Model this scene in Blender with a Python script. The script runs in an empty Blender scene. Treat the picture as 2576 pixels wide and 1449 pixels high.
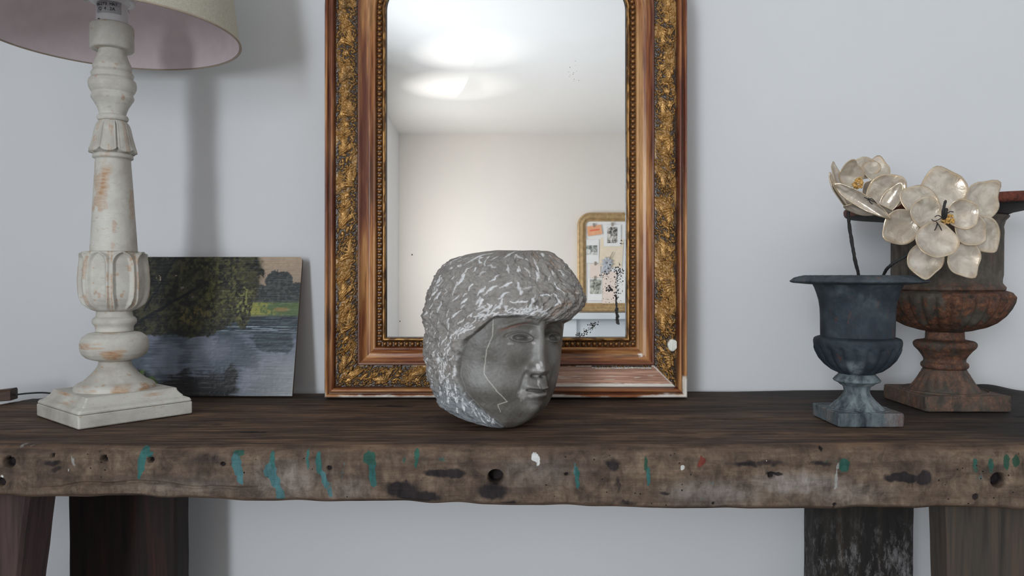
import bpy, bmesh, math, random
import numpy as np
from mathutils import Vector, Matrix

random.seed(7)

sc = bpy.context.scene
COL = sc.collection

# ------------------------------------------------------------------ camera, world, light, exposure
CAMZ = 1.06
F = 1860.0
CX, HY = 1288.0, 695.0
cam_d = bpy.data.cameras.new('camera')
cam_d.sensor_width = 36.0
cam_d.lens = 36.0 * F / 2576.0
cam_d.clip_start = 0.02
cam = bpy.data.objects.new('camera', cam_d)
COL.objects.link(cam)
cam.location = (0, 0, CAMZ)
PITCH = math.atan2(724.5 - HY, F)
cam.rotation_euler = (math.pi / 2 - PITCH, 0, 0)
sc.camera = cam

w = bpy.data.worlds.new('sky'); sc.world = w; w.use_nodes = True
w.node_tree.nodes['Background'].inputs[0].default_value = (0.62, 0.76, 1.0, 1)
w.node_tree.nodes['Background'].inputs[1].default_value = 1.5
sc.view_settings.view_transform = 'Standard'
sc.view_settings.look = 'None'
sc.view_settings.gamma = 1.0
sc.view_settings.use_curve_mapping = False
sc.view_settings.exposure = 0.0


def area(name, loc, rot, sx, sy, power, col, spread=180):
    l = bpy.data.lights.new(name, 'AREA'); l.shape = 'RECTANGLE'
    l.size = sx; l.size_y = sy; l.energy = power; l.color = col
    l.spread = math.radians(spread)
    o = bpy.data.objects.new(name, l); COL.objects.link(o)
    o.location = loc; o.rotation_euler = rot
    return o


# daylight through the two windows of the left wall
WIN1 = (-2.10, -0.85, 0.80, 1.88)
WIN2 = (-3.20, -2.45, 0.80, 1.88)
def window_light(name, y, turn, width, power, col):
    """soft daylight entering through a window opening of the left wall, favouring the side it is turned to"""
    t = math.radians(turn)
    o = area(name, (-0.975 + width / 2 * abs(math.sin(t)), y, 1.34), (0, 0, 0), width, 1.04, power, col)
    o.rotation_euler = Vector((math.cos(t), math.sin(t), 0)).to_track_quat('-Z', 'Y').to_euler()
    return o


for y_ in (-1.12, -1.48, -1.84):
    window_light('window_daylight', y_, 32, 0.36, 13.6, (0.87, 0.935, 1.0))
window_light('far_window_daylight', (WIN2[0] + WIN2[1]) / 2, -8, 0.5, 22, (1.0, 0.975, 0.94))


def beam(name, loc, target, sx, sy, power, spread):
    o = area(name, loc, (0, 0, 0), sx, sy, power, (1, 0.97, 0.92), spread)
    o.rotation_euler = (Vector(target) - Vector(loc)).to_track_quat('-Z', 'Y').to_euler()
    return o



WALL = 1.375
LEFTX = -0.99
OPP = -3.9
TOP = 0.85
CP, SP = math.cos(PITCH), math.sin(PITCH)


def P(px, py, depth):
    yc = -(py - 724.5) / F
    t = depth / (CP + yc * SP)
    return Vector(((px - CX) / F * t, depth, CAMZ + (-SP + yc * CP) * t))


def Pn(px, py, depth):
    yc = -(np.asarray(py, float) - 724.5) / F
    t = depth / (CP + yc * SP)
    return (px - CX) / F * t, CAMZ + (-SP + yc * CP) * t, t / F


# the leaning mirror's plane, and where a line of sight through it meets the room behind the camera
LEAN = math.radians(1.0)
MB = Vector((-0.0102, 1.318, TOP + 0.0005))
GY = -0.0345
RM = Matrix.Rotation(-LEAN, 3, 'X')
mn = RM @ Vector((0, -1, 0)); mp0 = MB + RM @ Vector((0, GY, 0.3))
C0 = Vector((0, 0, CAMZ))


def on_glass(px, py):
    dr = P(px, py, 1.0) - C0
    t = (mp0 - C0).dot(mn) / dr.dot(mn)
    return C0 + dr * t, dr


def on_wall(px, py, off=0.0):
    q, dr = on_glass(px, py)
    rr = dr - 2 * dr.dot(mn) * mn
    return q + rr * ((OPP + off - q.y) / rr.y)


CEIL = on_wall(1290, 337).z


def on_ceiling(px, py):
    q, dr = on_glass(px, py)
    rr = dr - 2 * dr.dot(mn) * mn
    return q + rr * ((CEIL - q.z) / rr.z)


beam('sun_bounce_on_ceiling', (-0.92, -2.65, 1.45), on_ceiling(1140, 218), 0.03, 0.03, 0.50, 36)
beam('sun_bounce_on_ceiling', (-0.92, -2.2, 1.45), on_ceiling(1170, 134), 0.03, 0.03, 0.32, 30)

# ------------------------------------------------------------------ helpers
def lin(c):
    c = np.asarray(c, dtype=float) / 255.0
    return np.where(c <= 0.04045, c / 12.92, ((c + 0.055) / 1.055) ** 2.4)


KO = 0.57


def alb(r, g, b, k=1.0):
    """surface colour for a tone seen in the photograph under the room's light"""
    v = np.clip(lin((r, g, b)) / 0.54 * k * KO, 0, 0.93)
    v = v * 0.90 + 0.10 * v.mean()
    return (float(v[0]), float(v[1]), float(v[2]), 1.0)


def tag(o, label=None, cat=None, group=None, kind=None):
    if label: o['label'] = label
    if cat: o['category'] = cat
    if group: o['group'] = group
    if kind: o['kind'] = kind
    return o


def empty(name, loc, rot=(0, 0, 0), label=None, cat=None, group=None):
    o = bpy.data.objects.new(name, None); COL.objects.link(o)
    o.empty_display_size = 0.05
    o.location = loc; o.rotation_euler = rot
    return tag(o, label, cat, group)


def link(name, me, mat=None, parent=None, loc=None, rot=None):
    o = bpy.data.objects.new(name, me); COL.objects.link(o)
    if mat is not None and not me.materials: me.materials.append(mat)
    if parent is not None: o.parent = parent
    if loc is not None: o.location = loc
    if rot is not None: o.rotation_euler = rot
    return o


def smooth(me, on=True):
    me.polygons.foreach_set('use_smooth', [on] * len(me.polygons))


def quads_mesh(name, V, Fq, cols=None, uv=None, sm=True):
    V = np.asarray(V, dtype=np.float32).reshape(-1, 3)
    Fq = np.asarray(Fq, dtype=np.int32).reshape(-1, 4)
    me = bpy.data.meshes.new(name)
    me.vertices.add(len(V)); me.vertices.foreach_set('co', V.ravel())
    me.loops.add(Fq.size); me.loops.foreach_set('vertex_index', Fq.ravel())
    me.polygons.add(len(Fq))
    me.polygons.foreach_set('loop_start', np.arange(0, Fq.size, 4, dtype=np.int32))
    me.polygons.foreach_set('loop_total', np.full(len(Fq), 4, dtype=np.int32))
    me.update(calc_edges=True); me.validate()
    if cols is not None:
        for nm, arr in cols.items():
            arr = np.asarray(arr, dtype=np.float32)
            if arr.ndim == 1:
                a = me.attributes.new(nm, 'FLOAT', 'POINT'); a.data.foreach_set('value', arr)
            else:
                if arr.shape[1] == 3: arr = np.hstack([arr, np.ones((len(arr), 1), np.float32)])
                a = me.attributes.new(nm, 'FLOAT_COLOR', 'POINT'); a.data.foreach_set('color', arr.ravel())
    if uv is not None:
        l = me.uv_layers.new(name='UVMap')
        u = np.asarray(uv, dtype=np.float32).reshape(-1, 2)[Fq.ravel()]
        l.data.foreach_set('uv', u.ravel())
    smooth(me, sm)
    return me


def grid_faces(nu, nv, wu=False, wv=False, off=0, flip=False):
    i = np.arange(nu if wu else nu - 1); j = np.arange(nv if wv else nv - 1)
    I, J = np.meshgrid(i, j, indexing='ij')
    I2 = (I + 1) % nu; J2 = (J + 1) % nv
    f = np.stack([I * nv + J, I2 * nv + J, I2 * nv + J2, I * nv + J2], -1).reshape(-1, 4) + off
    return f[:, ::-1] if flip else f


def _hash(ix, iy, iz, seed):
    h = (ix * 374761393 + iy * 668265263 + iz * 2147483647 + seed * 1274126177) & 0xFFFFFFFF
    h = ((h ^ (h >> 13)) * 1274126177) & 0xFFFFFFFF
    h = h ^ (h >> 16)
    return (h & 0xFFFF) / 65535.0


def vnoise(x, y, z=0.0, seed=0):
    x = np.asarray(x, float); y = np.asarray(y, float); z = np.asarray(z, float) + 0 * x
    xi = np.floor(x).astype(np.int64); yi = np.floor(y).astype(np.int64); zi = np.floor(z).astype(np.int64)
    fx = x - xi; fy = y - yi; fz = z - zi
    fx = fx * fx * (3 - 2 * fx); fy = fy * fy * (3 - 2 * fy); fz = fz * fz * (3 - 2 * fz)
    r = 0
    for a in (0, 1):
        for b in (0, 1):
            for c in (0, 1):
                wgt = (fx if a else 1 - fx) * (fy if b else 1 - fy) * (fz if c else 1 - fz)
                r = r + wgt * _hash(xi + a, yi + b, zi + c, seed)
    return r


def fbm(x, y, z=0.0, oct=4, seed=0, gain=0.5):
    r = 0; a = 1; t = 0
    for k in range(oct):
        r = r + a * vnoise(np.asarray(x) * 2 ** k, np.asarray(y) * 2 ** k, np.asarray(z) * 2 ** k, seed + k * 17)
        t += a; a *= gain
    return r / t


def ss(a, b, x):
    t = np.clip((x - a) / (b - a), 0, 1)
    return t * t * (3 - 2 * t)


def mixc(a, b, t):
    t = np.asarray(t)[..., None]
    return np.asarray(a)[..., :3] * (1 - t) + np.asarray(b)[..., :3] * t


def bm_obj(name, bm, mat=None, parent=None, sm=False, loc=None, rot=None):
    bmesh.ops.recalc_face_normals(bm, faces=bm.faces)
    me = bpy.data.meshes.new(name); bm.to_mesh(me); bm.free()
    if sm: smooth(me)
    return link(name, me, mat, parent, loc, rot)


def bm_box(bm, x0, x1, y0, y1, z0, z1, bev=0.0, mtx=None):
    r = bmesh.ops.create_cube(bm, size=1.0)
    for v in r['verts']:
        v.co = Vector(((x0 + x1) / 2 + v.co.x * (x1 - x0), (y0 + y1) / 2 + v.co.y * (y1 - y0), (z0 + z1) / 2 + v.co.z * (z1 - z0)))
    if bev > 0:
        es = list({e for v in r['verts'] for e in v.link_edges})
        rr = bmesh.ops.bevel(bm, geom=es, offset=bev, segments=2, affect='EDGES', profile=0.6)
        vs = list({v for f in rr['faces'] for v in f.verts} | {v for v in r['verts'] if v.is_valid})
    else:
        vs = r['verts']
    if mtx is not None:
        bmesh.ops.transform(bm, matrix=mtx, verts=[v for v in vs if v.is_valid])


def box(name, x0, x1, y0, y1, z0, z1, mat, parent=None, bev=0.0):
    bm = bmesh.new(); bm_box(bm, x0, x1, y0, y1, z0, z1, bev)
    return bm_obj(name, bm, mat, parent)


def tube_mesh(name, pts, rad, n=10, jitter=0.0):
    pts = [Vector(p) for p in pts]
    m = len(pts)
    V = np.zeros((m, n, 3))
    up = Vector((0.13, 0.3, 0.94)).normalized()
    for i, p in enumerate(pts):
        t = (pts[min(i + 1, m - 1)] - pts[max(i - 1, 0)]).normalized()
        a = t.cross(up)
        if a.length < 1e-4: a = t.cross(Vector((1, 0, 0)))
        a.normalize(); b = t.cross(a)
        r = rad[i] if hasattr(rad, '__len__') else rad
        if i in (0, m - 1): r *= 0.6
        for k in range(n):
            q = 2 * math.pi * k / n
            rr = r * (1 + jitter * (random.random() - 0.5))
            V[i, k] = p + a * (math.cos(q) * rr) + b * (math.sin(q) * rr)
    Fq = grid_faces(m, n, False, True)
    me = quads_mesh(name, V, Fq)
    bm = bmesh.new(); bm.from_mesh(me)
    bm.verts.ensure_lookup_table()
    bm.faces.new([bm.verts[k] for k in range(n)]); bm.faces.new([bm.verts[(m - 1) * n + k] for k in reversed(range(n))])
    bmesh.ops.recalc_face_normals(bm, faces=bm.faces)
    bm.to_mesh(me); bm.free(); smooth(me)
    return me


def catmull(pts, k=8):
    pts = [Vector(p) for p in pts]
    P4 = [2 * pts[0] - pts[1]] + pts + [2 * pts[-1] - pts[-2]]
    out = []
    for i in range(1, len(P4) - 2):
        a, b, c, d = P4[i - 1:i + 3]
        for j in range(k):
            t = j / k
            out.append(0.5 * ((2 * b) + (c - a) * t + (2 * a - 5 * b + 4 * c - d) * t * t + (3 * b - a - 3 * c + d) * t ** 3))
    out.append(pts[-1])
    return out


def dense_profile(prof, step):
    out = []
    for (r0, z0), (r1, z1) in zip(prof[:-1], prof[1:]):
        n = max(1, int(math.hypot(r1 - r0, z1 - z0) / step))
        for k in range(n):
            t = k / n; out.append((r0 + (r1 - r0) * t, z0 + (z1 - z0) * t))
    out.append(prof[-1])
    return np.array(out)


def lathe_mesh(name, prof, nseg=64, step=0.004, fn=None, smooth_passes=0, cols=None):
    """prof bottom->top list of (r,z). fn(theta, r, z) -> new r, z arrays"""
    p = dense_profile(prof, step)
    for _ in range(smooth_passes):
        q = p.copy(); q[1:-1] = (p[:-2] + 2 * p[1:-1] + p[2:]) / 4; p = q
    th = np.linspace(0, 2 * math.pi, nseg, endpoint=False)
    R, T = np.meshgrid(p[:, 0], th, indexing='ij'); Z = np.repeat(p[:, 1][:, None], nseg, 1)
    if fn is not None: R, Z = fn(T, R, Z)
    V = np.stack([R * np.cos(T), R * np.sin(T), Z], -1)
    me = quads_mesh(name, V, grid_faces(len(p), nseg, False, True, flip=True), cols)
    return me


def zpx(py, depth):
    return P(CX, py, depth).z


def spx(py, depth):
    return depth / (CP - (py - 724.5) / F * SP) / F


# ------------------------------------------------------------------ material builders
def new_mat(name):
    m = bpy.data.materials.new(name); m.use_nodes = True
    nt = m.node_tree
    return m, nt, nt.nodes['Principled BSDF']


def N(nt, t, **kw):
    n = nt.nodes.new(t)
    for k, v in kw.items(): setattr(n, k, v)
    return n


def coords(nt, scale=(1, 1, 1), kind='Object', rot=(0, 0, 0)):
    tc = N(nt, 'ShaderNodeTexCoord'); mp = N(nt, 'ShaderNodeMapping')
    mp.inputs['Scale'].default_value = scale; mp.inputs['Rotation'].default_value = rot
    nt.links.new(tc.outputs[kind], mp.inputs[0])
    return mp.outputs[0]


def noise(nt, vec, scale, detail=4, rough=0.55, dist=0.0):
    n = N(nt, 'ShaderNodeTexNoise'); n.inputs['Scale'].default_value = scale
    n.inputs['Detail'].default_value = detail; n.inputs['Roughness'].default_value = rough
    n.inputs['Distortion'].default_value = dist
    nt.links.new(vec, n.inputs['Vector'])
    return n.outputs['Fac']


def ramp(nt, fac, stops):
    r = N(nt, 'ShaderNodeValToRGB')
    e = r.color_ramp.elements
    while len(e) < len(stops): e.new(0.5)
    for k, (p, c) in enumerate(stops):
        e[k].position = p
        e[k].color = c if hasattr(c, '__len__') else (c, c, c, 1)
    nt.links.new(fac, r.inputs[0])
    return r.outputs[0]


def mix(nt, fac, a, b, mode='MIX'):
    m = N(nt, 'ShaderNodeMix', data_type='RGBA', blend_type=mode)
    for s, v in ((m.inputs[0], fac), (m.inputs[6], a), (m.inputs[7], b)):
        if hasattr(v, 'is_linked') or hasattr(v, 'links'): nt.links.new(v, s)
        elif hasattr(v, '__len__'): s.default_value = v
        else: s.default_value = v if s.type == 'VALUE' else (v, v, v, 1)
    return m.outputs[2]


def mth(nt, op, a, b=0.0):
    m = N(nt, 'ShaderNodeMath', operation=op)
    for s, v in ((m.inputs[0], a), (m.inputs[1], b)):
        if hasattr(v, 'links'): nt.links.new(v, s)
        else: s.default_value = v
    return m.outputs[0]


def bump(nt, bsdf, h, strength, dist):
    b = N(nt, 'ShaderNodeBump'); b.inputs['Strength'].default_value = strength
    b.inputs['Distance'].default_value = dist
    nt.links.new(h, b.inputs['Height']); nt.links.new(b.outputs[0], bsdf.inputs['Normal'])


def attr(nt, name, out='Color'):
    a = N(nt, 'ShaderNodeAttribute'); a.attribute_name = name
    return a.outputs[out]


def simple(name, col, rough=0.6, metal=0.0, var=0.1, scale=30, bs=0.15, bd=0.001, stretch=(1, 1, 1), kind='Object'):
    m, nt, b = new_mat(name)
    v = coords(nt, stretch, kind)
    f = noise(nt, v, scale, 5)
    c1 = tuple(max(0, x * (1 - var)) for x in col[:3]) + (1,)
    c2 = tuple(min(1, x * (1 + var)) for x in col[:3]) + (1,)
    nt.links.new(ramp(nt, f, [(0.3, c1), (0.7, c2)]), b.inputs['Base Color'])
    b.inputs['Roughness'].default_value = rough; b.inputs['Metallic'].default_value = metal
    bump(nt, b, f, bs, bd)
    return m


# ------------------------------------------------------------------ room shell
m_wall = simple('white_plaster', (0.80, 0.805, 0.815, 1), 0.85, var=0.012, scale=4, bs=0.08, bd=0.002)
m_wall_warm = simple('warm_white_plaster', (0.85, 0.81, 0.765, 1), 0.85, var=0.01, scale=4, bs=0.05, bd=0.002)
m_ceil = simple('white_ceiling_paint', (0.86, 0.845, 0.825, 1), 0.85, var=0.01, scale=4, bs=0.05, bd=0.002)
m_white = simple('white_gloss_paint', (0.82, 0.83, 0.84, 1), 0.4, var=0.03, scale=10)
m_floor = simple('grey_floorboards', (0.26, 0.25, 0.24, 1), 0.5, var=0.3, scale=8, stretch=(1, 8, 1), bs=0.1)

XR = 2.2
box('wall_back', LEFTX - 0.1, XR + 0.1, WALL, WALL + 0.1, 0, CEIL, m_wall)['kind'] = 'structure'
box('wall_front', LEFTX - 0.1, XR + 0.1, OPP - 0.1, OPP, 0, CEIL, m_wall_warm)['kind'] = 'structure'
box('wall_right', XR, XR + 0.1, OPP, WALL, 0, CEIL, m_wall)['kind'] = 'structure'
box('ceiling', LEFTX - 0.1, XR + 0.1, OPP - 0.1, WALL + 0.1, CEIL, CEIL + 0.1, m_ceil)['kind'] = 'structure'
box('floor', LEFTX - 0.1, XR + 0.1, OPP - 0.1, WALL + 0.1, -0.1, -0.002, m_floor)['kind'] = 'structure'
bm = bmesh.new()
ys = [OPP, WIN2[0], WIN2[1], WIN1[0], WIN1[1], WALL]
bm_box(bm, LEFTX - 0.1, LEFTX, OPP, WALL, 0, 0.80)
bm_box(bm, LEFTX - 0.1, LEFTX, OPP, WALL, 1.88, CEIL)
for a, b_ in ((0, 1), (2, 3), (4, 5)):
    bm_box(bm, LEFTX - 0.1, LEFTX, ys[a], ys[b_], 0.80, 1.88)
bm_obj('wall_left', bm, m_wall)['kind'] = 'structure'
m_glass, nt, b = new_mat('window_glass')
b.inputs['Transmission Weight'].default_value = 1.0; b.inputs['Roughness'].default_value = 0.02
b.inputs['IOR'].default_value = 1.45; b.inputs['Base Color'].default_value = (0.97, 0.99, 1, 1)
for k, W in enumerate((WIN1, WIN2)):
    bm = bmesh.new(); t = 0.05
    x0, x1 = LEFTX - 0.08, LEFTX - 0.02
    bm_box(bm, x0, x1, W[0], W[0] + t, W[2], W[3]); bm_box(bm, x0, x1, W[1] - t, W[1], W[2], W[3])
    bm_box(bm, x0, x1, W[0], W[1], W[2], W[2] + t); bm_box(bm, x0, x1, W[0], W[1], W[3] - t, W[3])
    my = (W[0] + W[1]) / 2
    bm_box(bm, x0, x1, my - 0.025, my + 0.025, W[2], W[3])
    wo = bm_obj('window_%d' % (k + 1), bm, m_white); wo['kind'] = 'structure'
    for a, c in ((W[0] + t, my - 0.025), (my + 0.025, W[1] - t)):
        box('pane', LEFTX - 0.052, LEFTX - 0.047, a, c, W[2] + t, W[3] - t, m_glass, wo)
box('baseboard_back', LEFTX, XR, WALL - 0.015, WALL, 0, 0.09, m_white)['kind'] = 'structure'
box('baseboard_front', LEFTX, XR, OPP, OPP + 0.015, 0, 0.09, m_white)['kind'] = 'structure'

# ------------------------------------------------------------------ bench
def back_edge(x):
    return np.interp(x, [-0.97, -0.845, -0.825, -0.78, -0.5, 0.3, 0.62, 0.8, 1.0, 1.3],
                     [1.15, 1.205, 1.27, 1.285, 1.322, 1.347, 1.366, 1.362, 1.335, 1.33])


bench = empty('trestle_bench', (0, 1.13, 0), (0, 0, 0), 'rustic dark timber bench of one thick paint-flecked slab on board legs', 'bench')
FY = 0.915
XA, XB = -0.965, 1.25
nx = 1720
xs = np.linspace(XA, XB, nx)
prof = []          # (kind, t)
ntop, nfr, nbot = 84, 66, 10
tt = []
for k in range(ntop): tt.append((0, k / ntop))
for k in range(10): tt.append((1, k / 10))
for k in range(nfr): tt.append((2, k / nfr))
for k in range(nbot + 1): tt.append((3, k / nbot))
for k in range(1, 7): tt.append((4, k / 7))
npf = len(tt)
K = np.array([a for a, _ in tt]); T = np.array([b_ for _, b_ in tt])
X, KK = np.meshgrid(xs, K, indexing='ij'); TT = np.repeat(T[None, :], nx, 0)
RB = 0.017
_pz = Pn(np.array([0, 440, 900, 1288, 1700, 2576.]), np.array([1249, 1254, 1263, 1271, 1279, 1281.]), FY)
zb = np.interp(xs, _pz[0], _pz[1] - TOP)
leg_top = lambda x: TOP + float(np.interp(x, _pz[0], _pz[1] - TOP)) + 0.001
zb = zb + 0.0016 * (vnoise(xs * 30, xs * 0, seed=5) - .5) * 2 + 0.0022 * (vnoise(xs * 9, xs * 0, seed=6) - .5)
ZB = np.repeat(zb[:, None], npf, 1)
be = back_edge(xs) + 0.005 * (vnoise(xs * 25, xs * 0, seed=9) - .5)
BE = np.repeat(be[:, None], npf, 1)
front = FY + 0.004 * (fbm(xs * 6, xs * 0, seed=31) - .5)
FR = np.repeat(front[:, None], npf, 1)
Y = np.zeros_like(X); Z = np.zeros_like(X)
k0 = KK == 0; Y[k0] = (BE + (FR + RB - BE) * TT)[k0]
k1 = KK == 1; Y[k1] = (FR + RB - RB * np.sin(TT * math.pi / 2))[k1]; Z[k1] = (-RB * (1 - np.cos(TT * math.pi / 2)))[k1]
k2 = KK == 2; Y[k2] = FR[k2]; Z[k2] = (-RB + (ZB + RB + 0.004) * TT)[k2]
k3 = KK == 3; Y[k3] = (FR + 0.004 + (BE - FR - 0.006) * TT)[k3]; Z[k3] = ZB[k3]
k4 = KK == 4; Y[k4] = BE[k4]; Z[k4] = (ZB * (1 - TT))[k4]
# relief of the old surface (never above the top plane except one waney lump)
grain = fbm(X * 9, Y * 130, Z * 130, 4, seed=3)
Zt = -0.0014 * fbm(X * 5, Y * 14, oct=3, seed=21) - 0.0010 * np.clip(grain - .5, 0, 1) * 2
Z = Z + np.where(k0, Zt, 0) + np.where(k1, Zt * (1 - TT), 0)
lump = np.exp(-((X - 0.862) / 0.05) ** 2 - ((Y - 1.345) / 0.035) ** 2)
Z = Z + np.where((KK == 0) | (KK == 4), 0.014 * lump, 0)
for (cx_, cy_, L_, W_, dp) in [(0.27, 1.09, 0.14, 0.0022, 0.005), (0.36, 0.985, 0.16, 0.002, 0.005), (0.2, 0.965, 0.1, 0.0015, 0.004),
                               (0.86, 1.1, 0.12, 0.0022, 0.006), (-0.35, 1.0, 0.02, 0.003, 0.004), (-0.2, 1.2, 0.045, 0.004, 0.003),
                               (0.0, 1.19, 0.1, 0.0012, 0.002), (-0.62, 0.97, 0.1, 0.0015, 0.002), (0.6, 0.975, 0.1, 0.0016, 0.003)]:
    yy = Y - cy_ - 0.006 * (vnoise(X * 22, X * 0, seed=int(cx_ * 100) + 200) - .5) + (X - cx_) * 0.03
    Z -= np.where(k0, dp * np.exp(-(yy / W_) ** 2) * ss(1.0, 0.7, np.abs(X - cx_) / L_), 0)
fr_n = fbm(X * 40, Z * 60, oct=4, seed=41)
fr_big = fbm(X * 9, Z * 22, oct=3, seed=43)
lowlip = ss(-0.04, -0.0625, Z)
Y += np.where(k2, 0.0030 * (fr_n - .5) + 0.006 * (fr_big - .5), 0)
# lower left ledge line of the sawn face
ledge_z = -0.050 + 0.004 * np.sin(X * 23) + 0.003 * (vnoise(X * 30, X * 0, seed=77) - .5)
ledge_on = ss(-0.62, -0.55, X) * ss(-0.28, -0.36, X)
Y += np.where(k2, 0.003 * ledge_on * np.exp(-((Z - ledge_z) / 0.0018) ** 2) - 0.002 * ledge_on * ss(0, -0.004, Z - ledge_z), 0)


def fpx(px, py):
    s = FY / F
    return float(Pn(px, py, FY)[0]), float(Pn(px, py, FY)[1]) - TOP


hole = np.zeros_like(X)
for (px, py, r, d) in [(1247, 1200, 20, .022), (22, 1163, 15, .014), (130, 1147, 6, .008), (260, 1155, 9, .012), (378, 1157, 8, .010),
                       (2512, 1208, 20, .02), (1940, 1195, 9, .006), (4, 1212, 12, .008), (1795, 1266, 4, .006), (2455, 1250, 9, .004), (2100, 1269, 5, .006),
                       (1425, 1193, 5, .005), (2070, 1131, 5, .005), (560, 1168, 6, .005), (828, 1178, 7, .005)]:
    hx, hz = fpx(px, py); rr = r * FY / F
    dd = np.hypot(X - hx, (Z - hz) * 1.05) / rr
    h_ = np.where(k2 | k1, ss(1.08, 0.8, dd), 0)
    Y += d * h_; hole = np.maximum(hole, h_)
# painted wear masks on the front
jx = X + 0.004 * (fbm(X * 120, Z * 120, oct=3, seed=51) - .5); jz = Z + 0.010 * (fbm(X * 160, Z * 70, oct=3, seed=52) - .5)
paint = np.zeros(X.shape + (4,))


def stroke(px, py, w_, h_, col, slant=0.0, a=1.0):
    sx, sz = fpx(px, py); ww = w_ * FY / F / 2; hh = h_ * FY / F / 2
    dz_ = (jz - sz); dx_ = (jx - sx) + slant * dz_
    d = np.maximum(np.abs(dx_) / ww, np.abs(dz_) / hh)
    d = (np.abs(dx_ / ww) ** 2.5 + np.abs(dz_ / hh) ** 3.5) ** 0.35
    m_ = np.where(k2 | k1, ss(1.25, 0.75, d), 0) * a
    c = np.array(col[:3]); sel = m_ > paint[..., 3]
    paint[sel, :3] = c; paint[..., 3] = np.maximum(paint[..., 3], m_)


teal = alb(38, 108, 104); teal2 = alb(66, 122, 126); grn = alb(30, 94, 80); dgrn = alb(28, 80, 62)
wht = alb(225, 225, 220); red = alb(130, 50, 36); gry = alb(150, 148, 142)
for s in [(357, 1158, 22, 58, teal, -.15), (350, 1185, 12, 40, teal, 0), (368, 1140, 30, 20, teal, 0),
          (595, 1165, 22, 60, teal2, 0.1), (602, 1192, 16, 55, teal2, 0.1), (600, 1137, 30, 14, grn, 0, .8),
          (684, 1160, 14, 50, teal, 0), (680, 1185, 34, 42, teal2, 0), (692, 1212, 26, 40, teal2, 0.3), (704, 1243, 20, 34, teal2, 0.1),
          (775, 1155, 8, 50, teal, 0, .8), (803, 1165, 16, 60, teal, 0.05), (815, 1200, 18, 50, teal2, 0.25, .9), (830, 1230, 14, 40, teal2, 0.2, .55),
          (862, 1185, 9, 60, teal2, -.2, .45),
          (930, 1156, 34, 36, grn, 0), (938, 1190, 18, 60, teal, 0.12), (1015, 1148, 14, 28, grn, 0, .6), (1047, 1153, 12, 42, grn, 0, .8), (1110, 1152, 20, 16, teal, 0, .5),
          (1453, 1203, 11, 56, teal, 0.05, .9), (1446, 1178, 5, 34, teal2, 0, .6), (1626, 1166, 9, 40, dgrn, 0.05), (1632, 1200, 9, 52, teal, 0.05),
          (2122, 1168, 26, 34, grn, 0), (2090, 1158, 40, 7, dgrn, 0, .6), (2452, 1170, 14, 40, grn, 0, .8), (2460, 1205, 20, 40, teal2, 0, .45), (2492, 1170, 14, 50, grn, 0, .7),
          (2530, 1165, 16, 44, dgrn, 0), (2556, 1160, 18, 30, dgrn, 0, .9), (1765, 1164, 16, 20, red, -.2), (1790, 1210, 12, 12, teal2, 0, .4), (1762, 1255, 16, 24, teal2, 0, .5),
          (1347, 1151, 18, 20, wht, 0), (1352, 1160, 8, 18, wht, 0), (1717, 1177, 13, 14, wht, 0), (2103, 1200, 8, 74, gry, -.12, .85),
          (1928, 1160, 4, 4, wht, 0), (185, 1165, 8, 26, gry, 0.3, .7), (172, 1180, 5, 5, wht, 0), (45, 1125, 12, 8, gry, 0, .7), (75, 1122, 22, 5, gry, 0.4, .6), (8, 1200, 7, 8, wht, 0, .8)]:
    stroke(*s)
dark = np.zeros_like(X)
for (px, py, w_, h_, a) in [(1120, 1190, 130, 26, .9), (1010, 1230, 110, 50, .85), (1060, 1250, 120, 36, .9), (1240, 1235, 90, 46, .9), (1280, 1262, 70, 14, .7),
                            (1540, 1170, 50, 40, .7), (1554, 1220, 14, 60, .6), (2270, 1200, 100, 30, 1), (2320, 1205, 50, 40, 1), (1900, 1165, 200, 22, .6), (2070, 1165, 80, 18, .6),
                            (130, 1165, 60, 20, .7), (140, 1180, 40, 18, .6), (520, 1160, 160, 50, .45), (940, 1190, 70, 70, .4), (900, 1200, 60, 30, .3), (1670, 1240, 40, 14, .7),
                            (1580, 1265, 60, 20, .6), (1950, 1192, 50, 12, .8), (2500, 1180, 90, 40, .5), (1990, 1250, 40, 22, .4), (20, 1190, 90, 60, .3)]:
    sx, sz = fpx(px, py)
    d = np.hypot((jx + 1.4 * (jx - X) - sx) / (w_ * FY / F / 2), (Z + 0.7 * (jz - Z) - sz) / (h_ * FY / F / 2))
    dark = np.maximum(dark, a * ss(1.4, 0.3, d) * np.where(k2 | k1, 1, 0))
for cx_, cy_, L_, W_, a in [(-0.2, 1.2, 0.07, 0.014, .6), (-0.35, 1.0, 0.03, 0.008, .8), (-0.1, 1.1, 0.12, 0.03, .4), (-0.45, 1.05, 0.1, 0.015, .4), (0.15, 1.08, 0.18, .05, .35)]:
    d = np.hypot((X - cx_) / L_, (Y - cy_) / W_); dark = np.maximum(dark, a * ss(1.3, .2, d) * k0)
pale = np.zeros_like(X)
for (px, py, w_, h_, a) in [(2010, 1215, 240, 60, .9), (1800, 1240, 260, 70, .7), (2120, 1240, 260, 60, .45), (1350, 1190, 240, 90, .35), (720, 1205, 220, 110, .55), (880, 1230, 120, 60, .5), (480, 1220, 400, 50, .3)]:
    sx, sz = fpx(px, py)
    d = np.hypot((jx - sx) / (w_ * FY / F / 2), (jz - sz) / (h_ * FY / F / 2))
    pale = np.maximum(pale, a * ss(1.4, .2, d) * np.where(k2, 1, 0))
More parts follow.
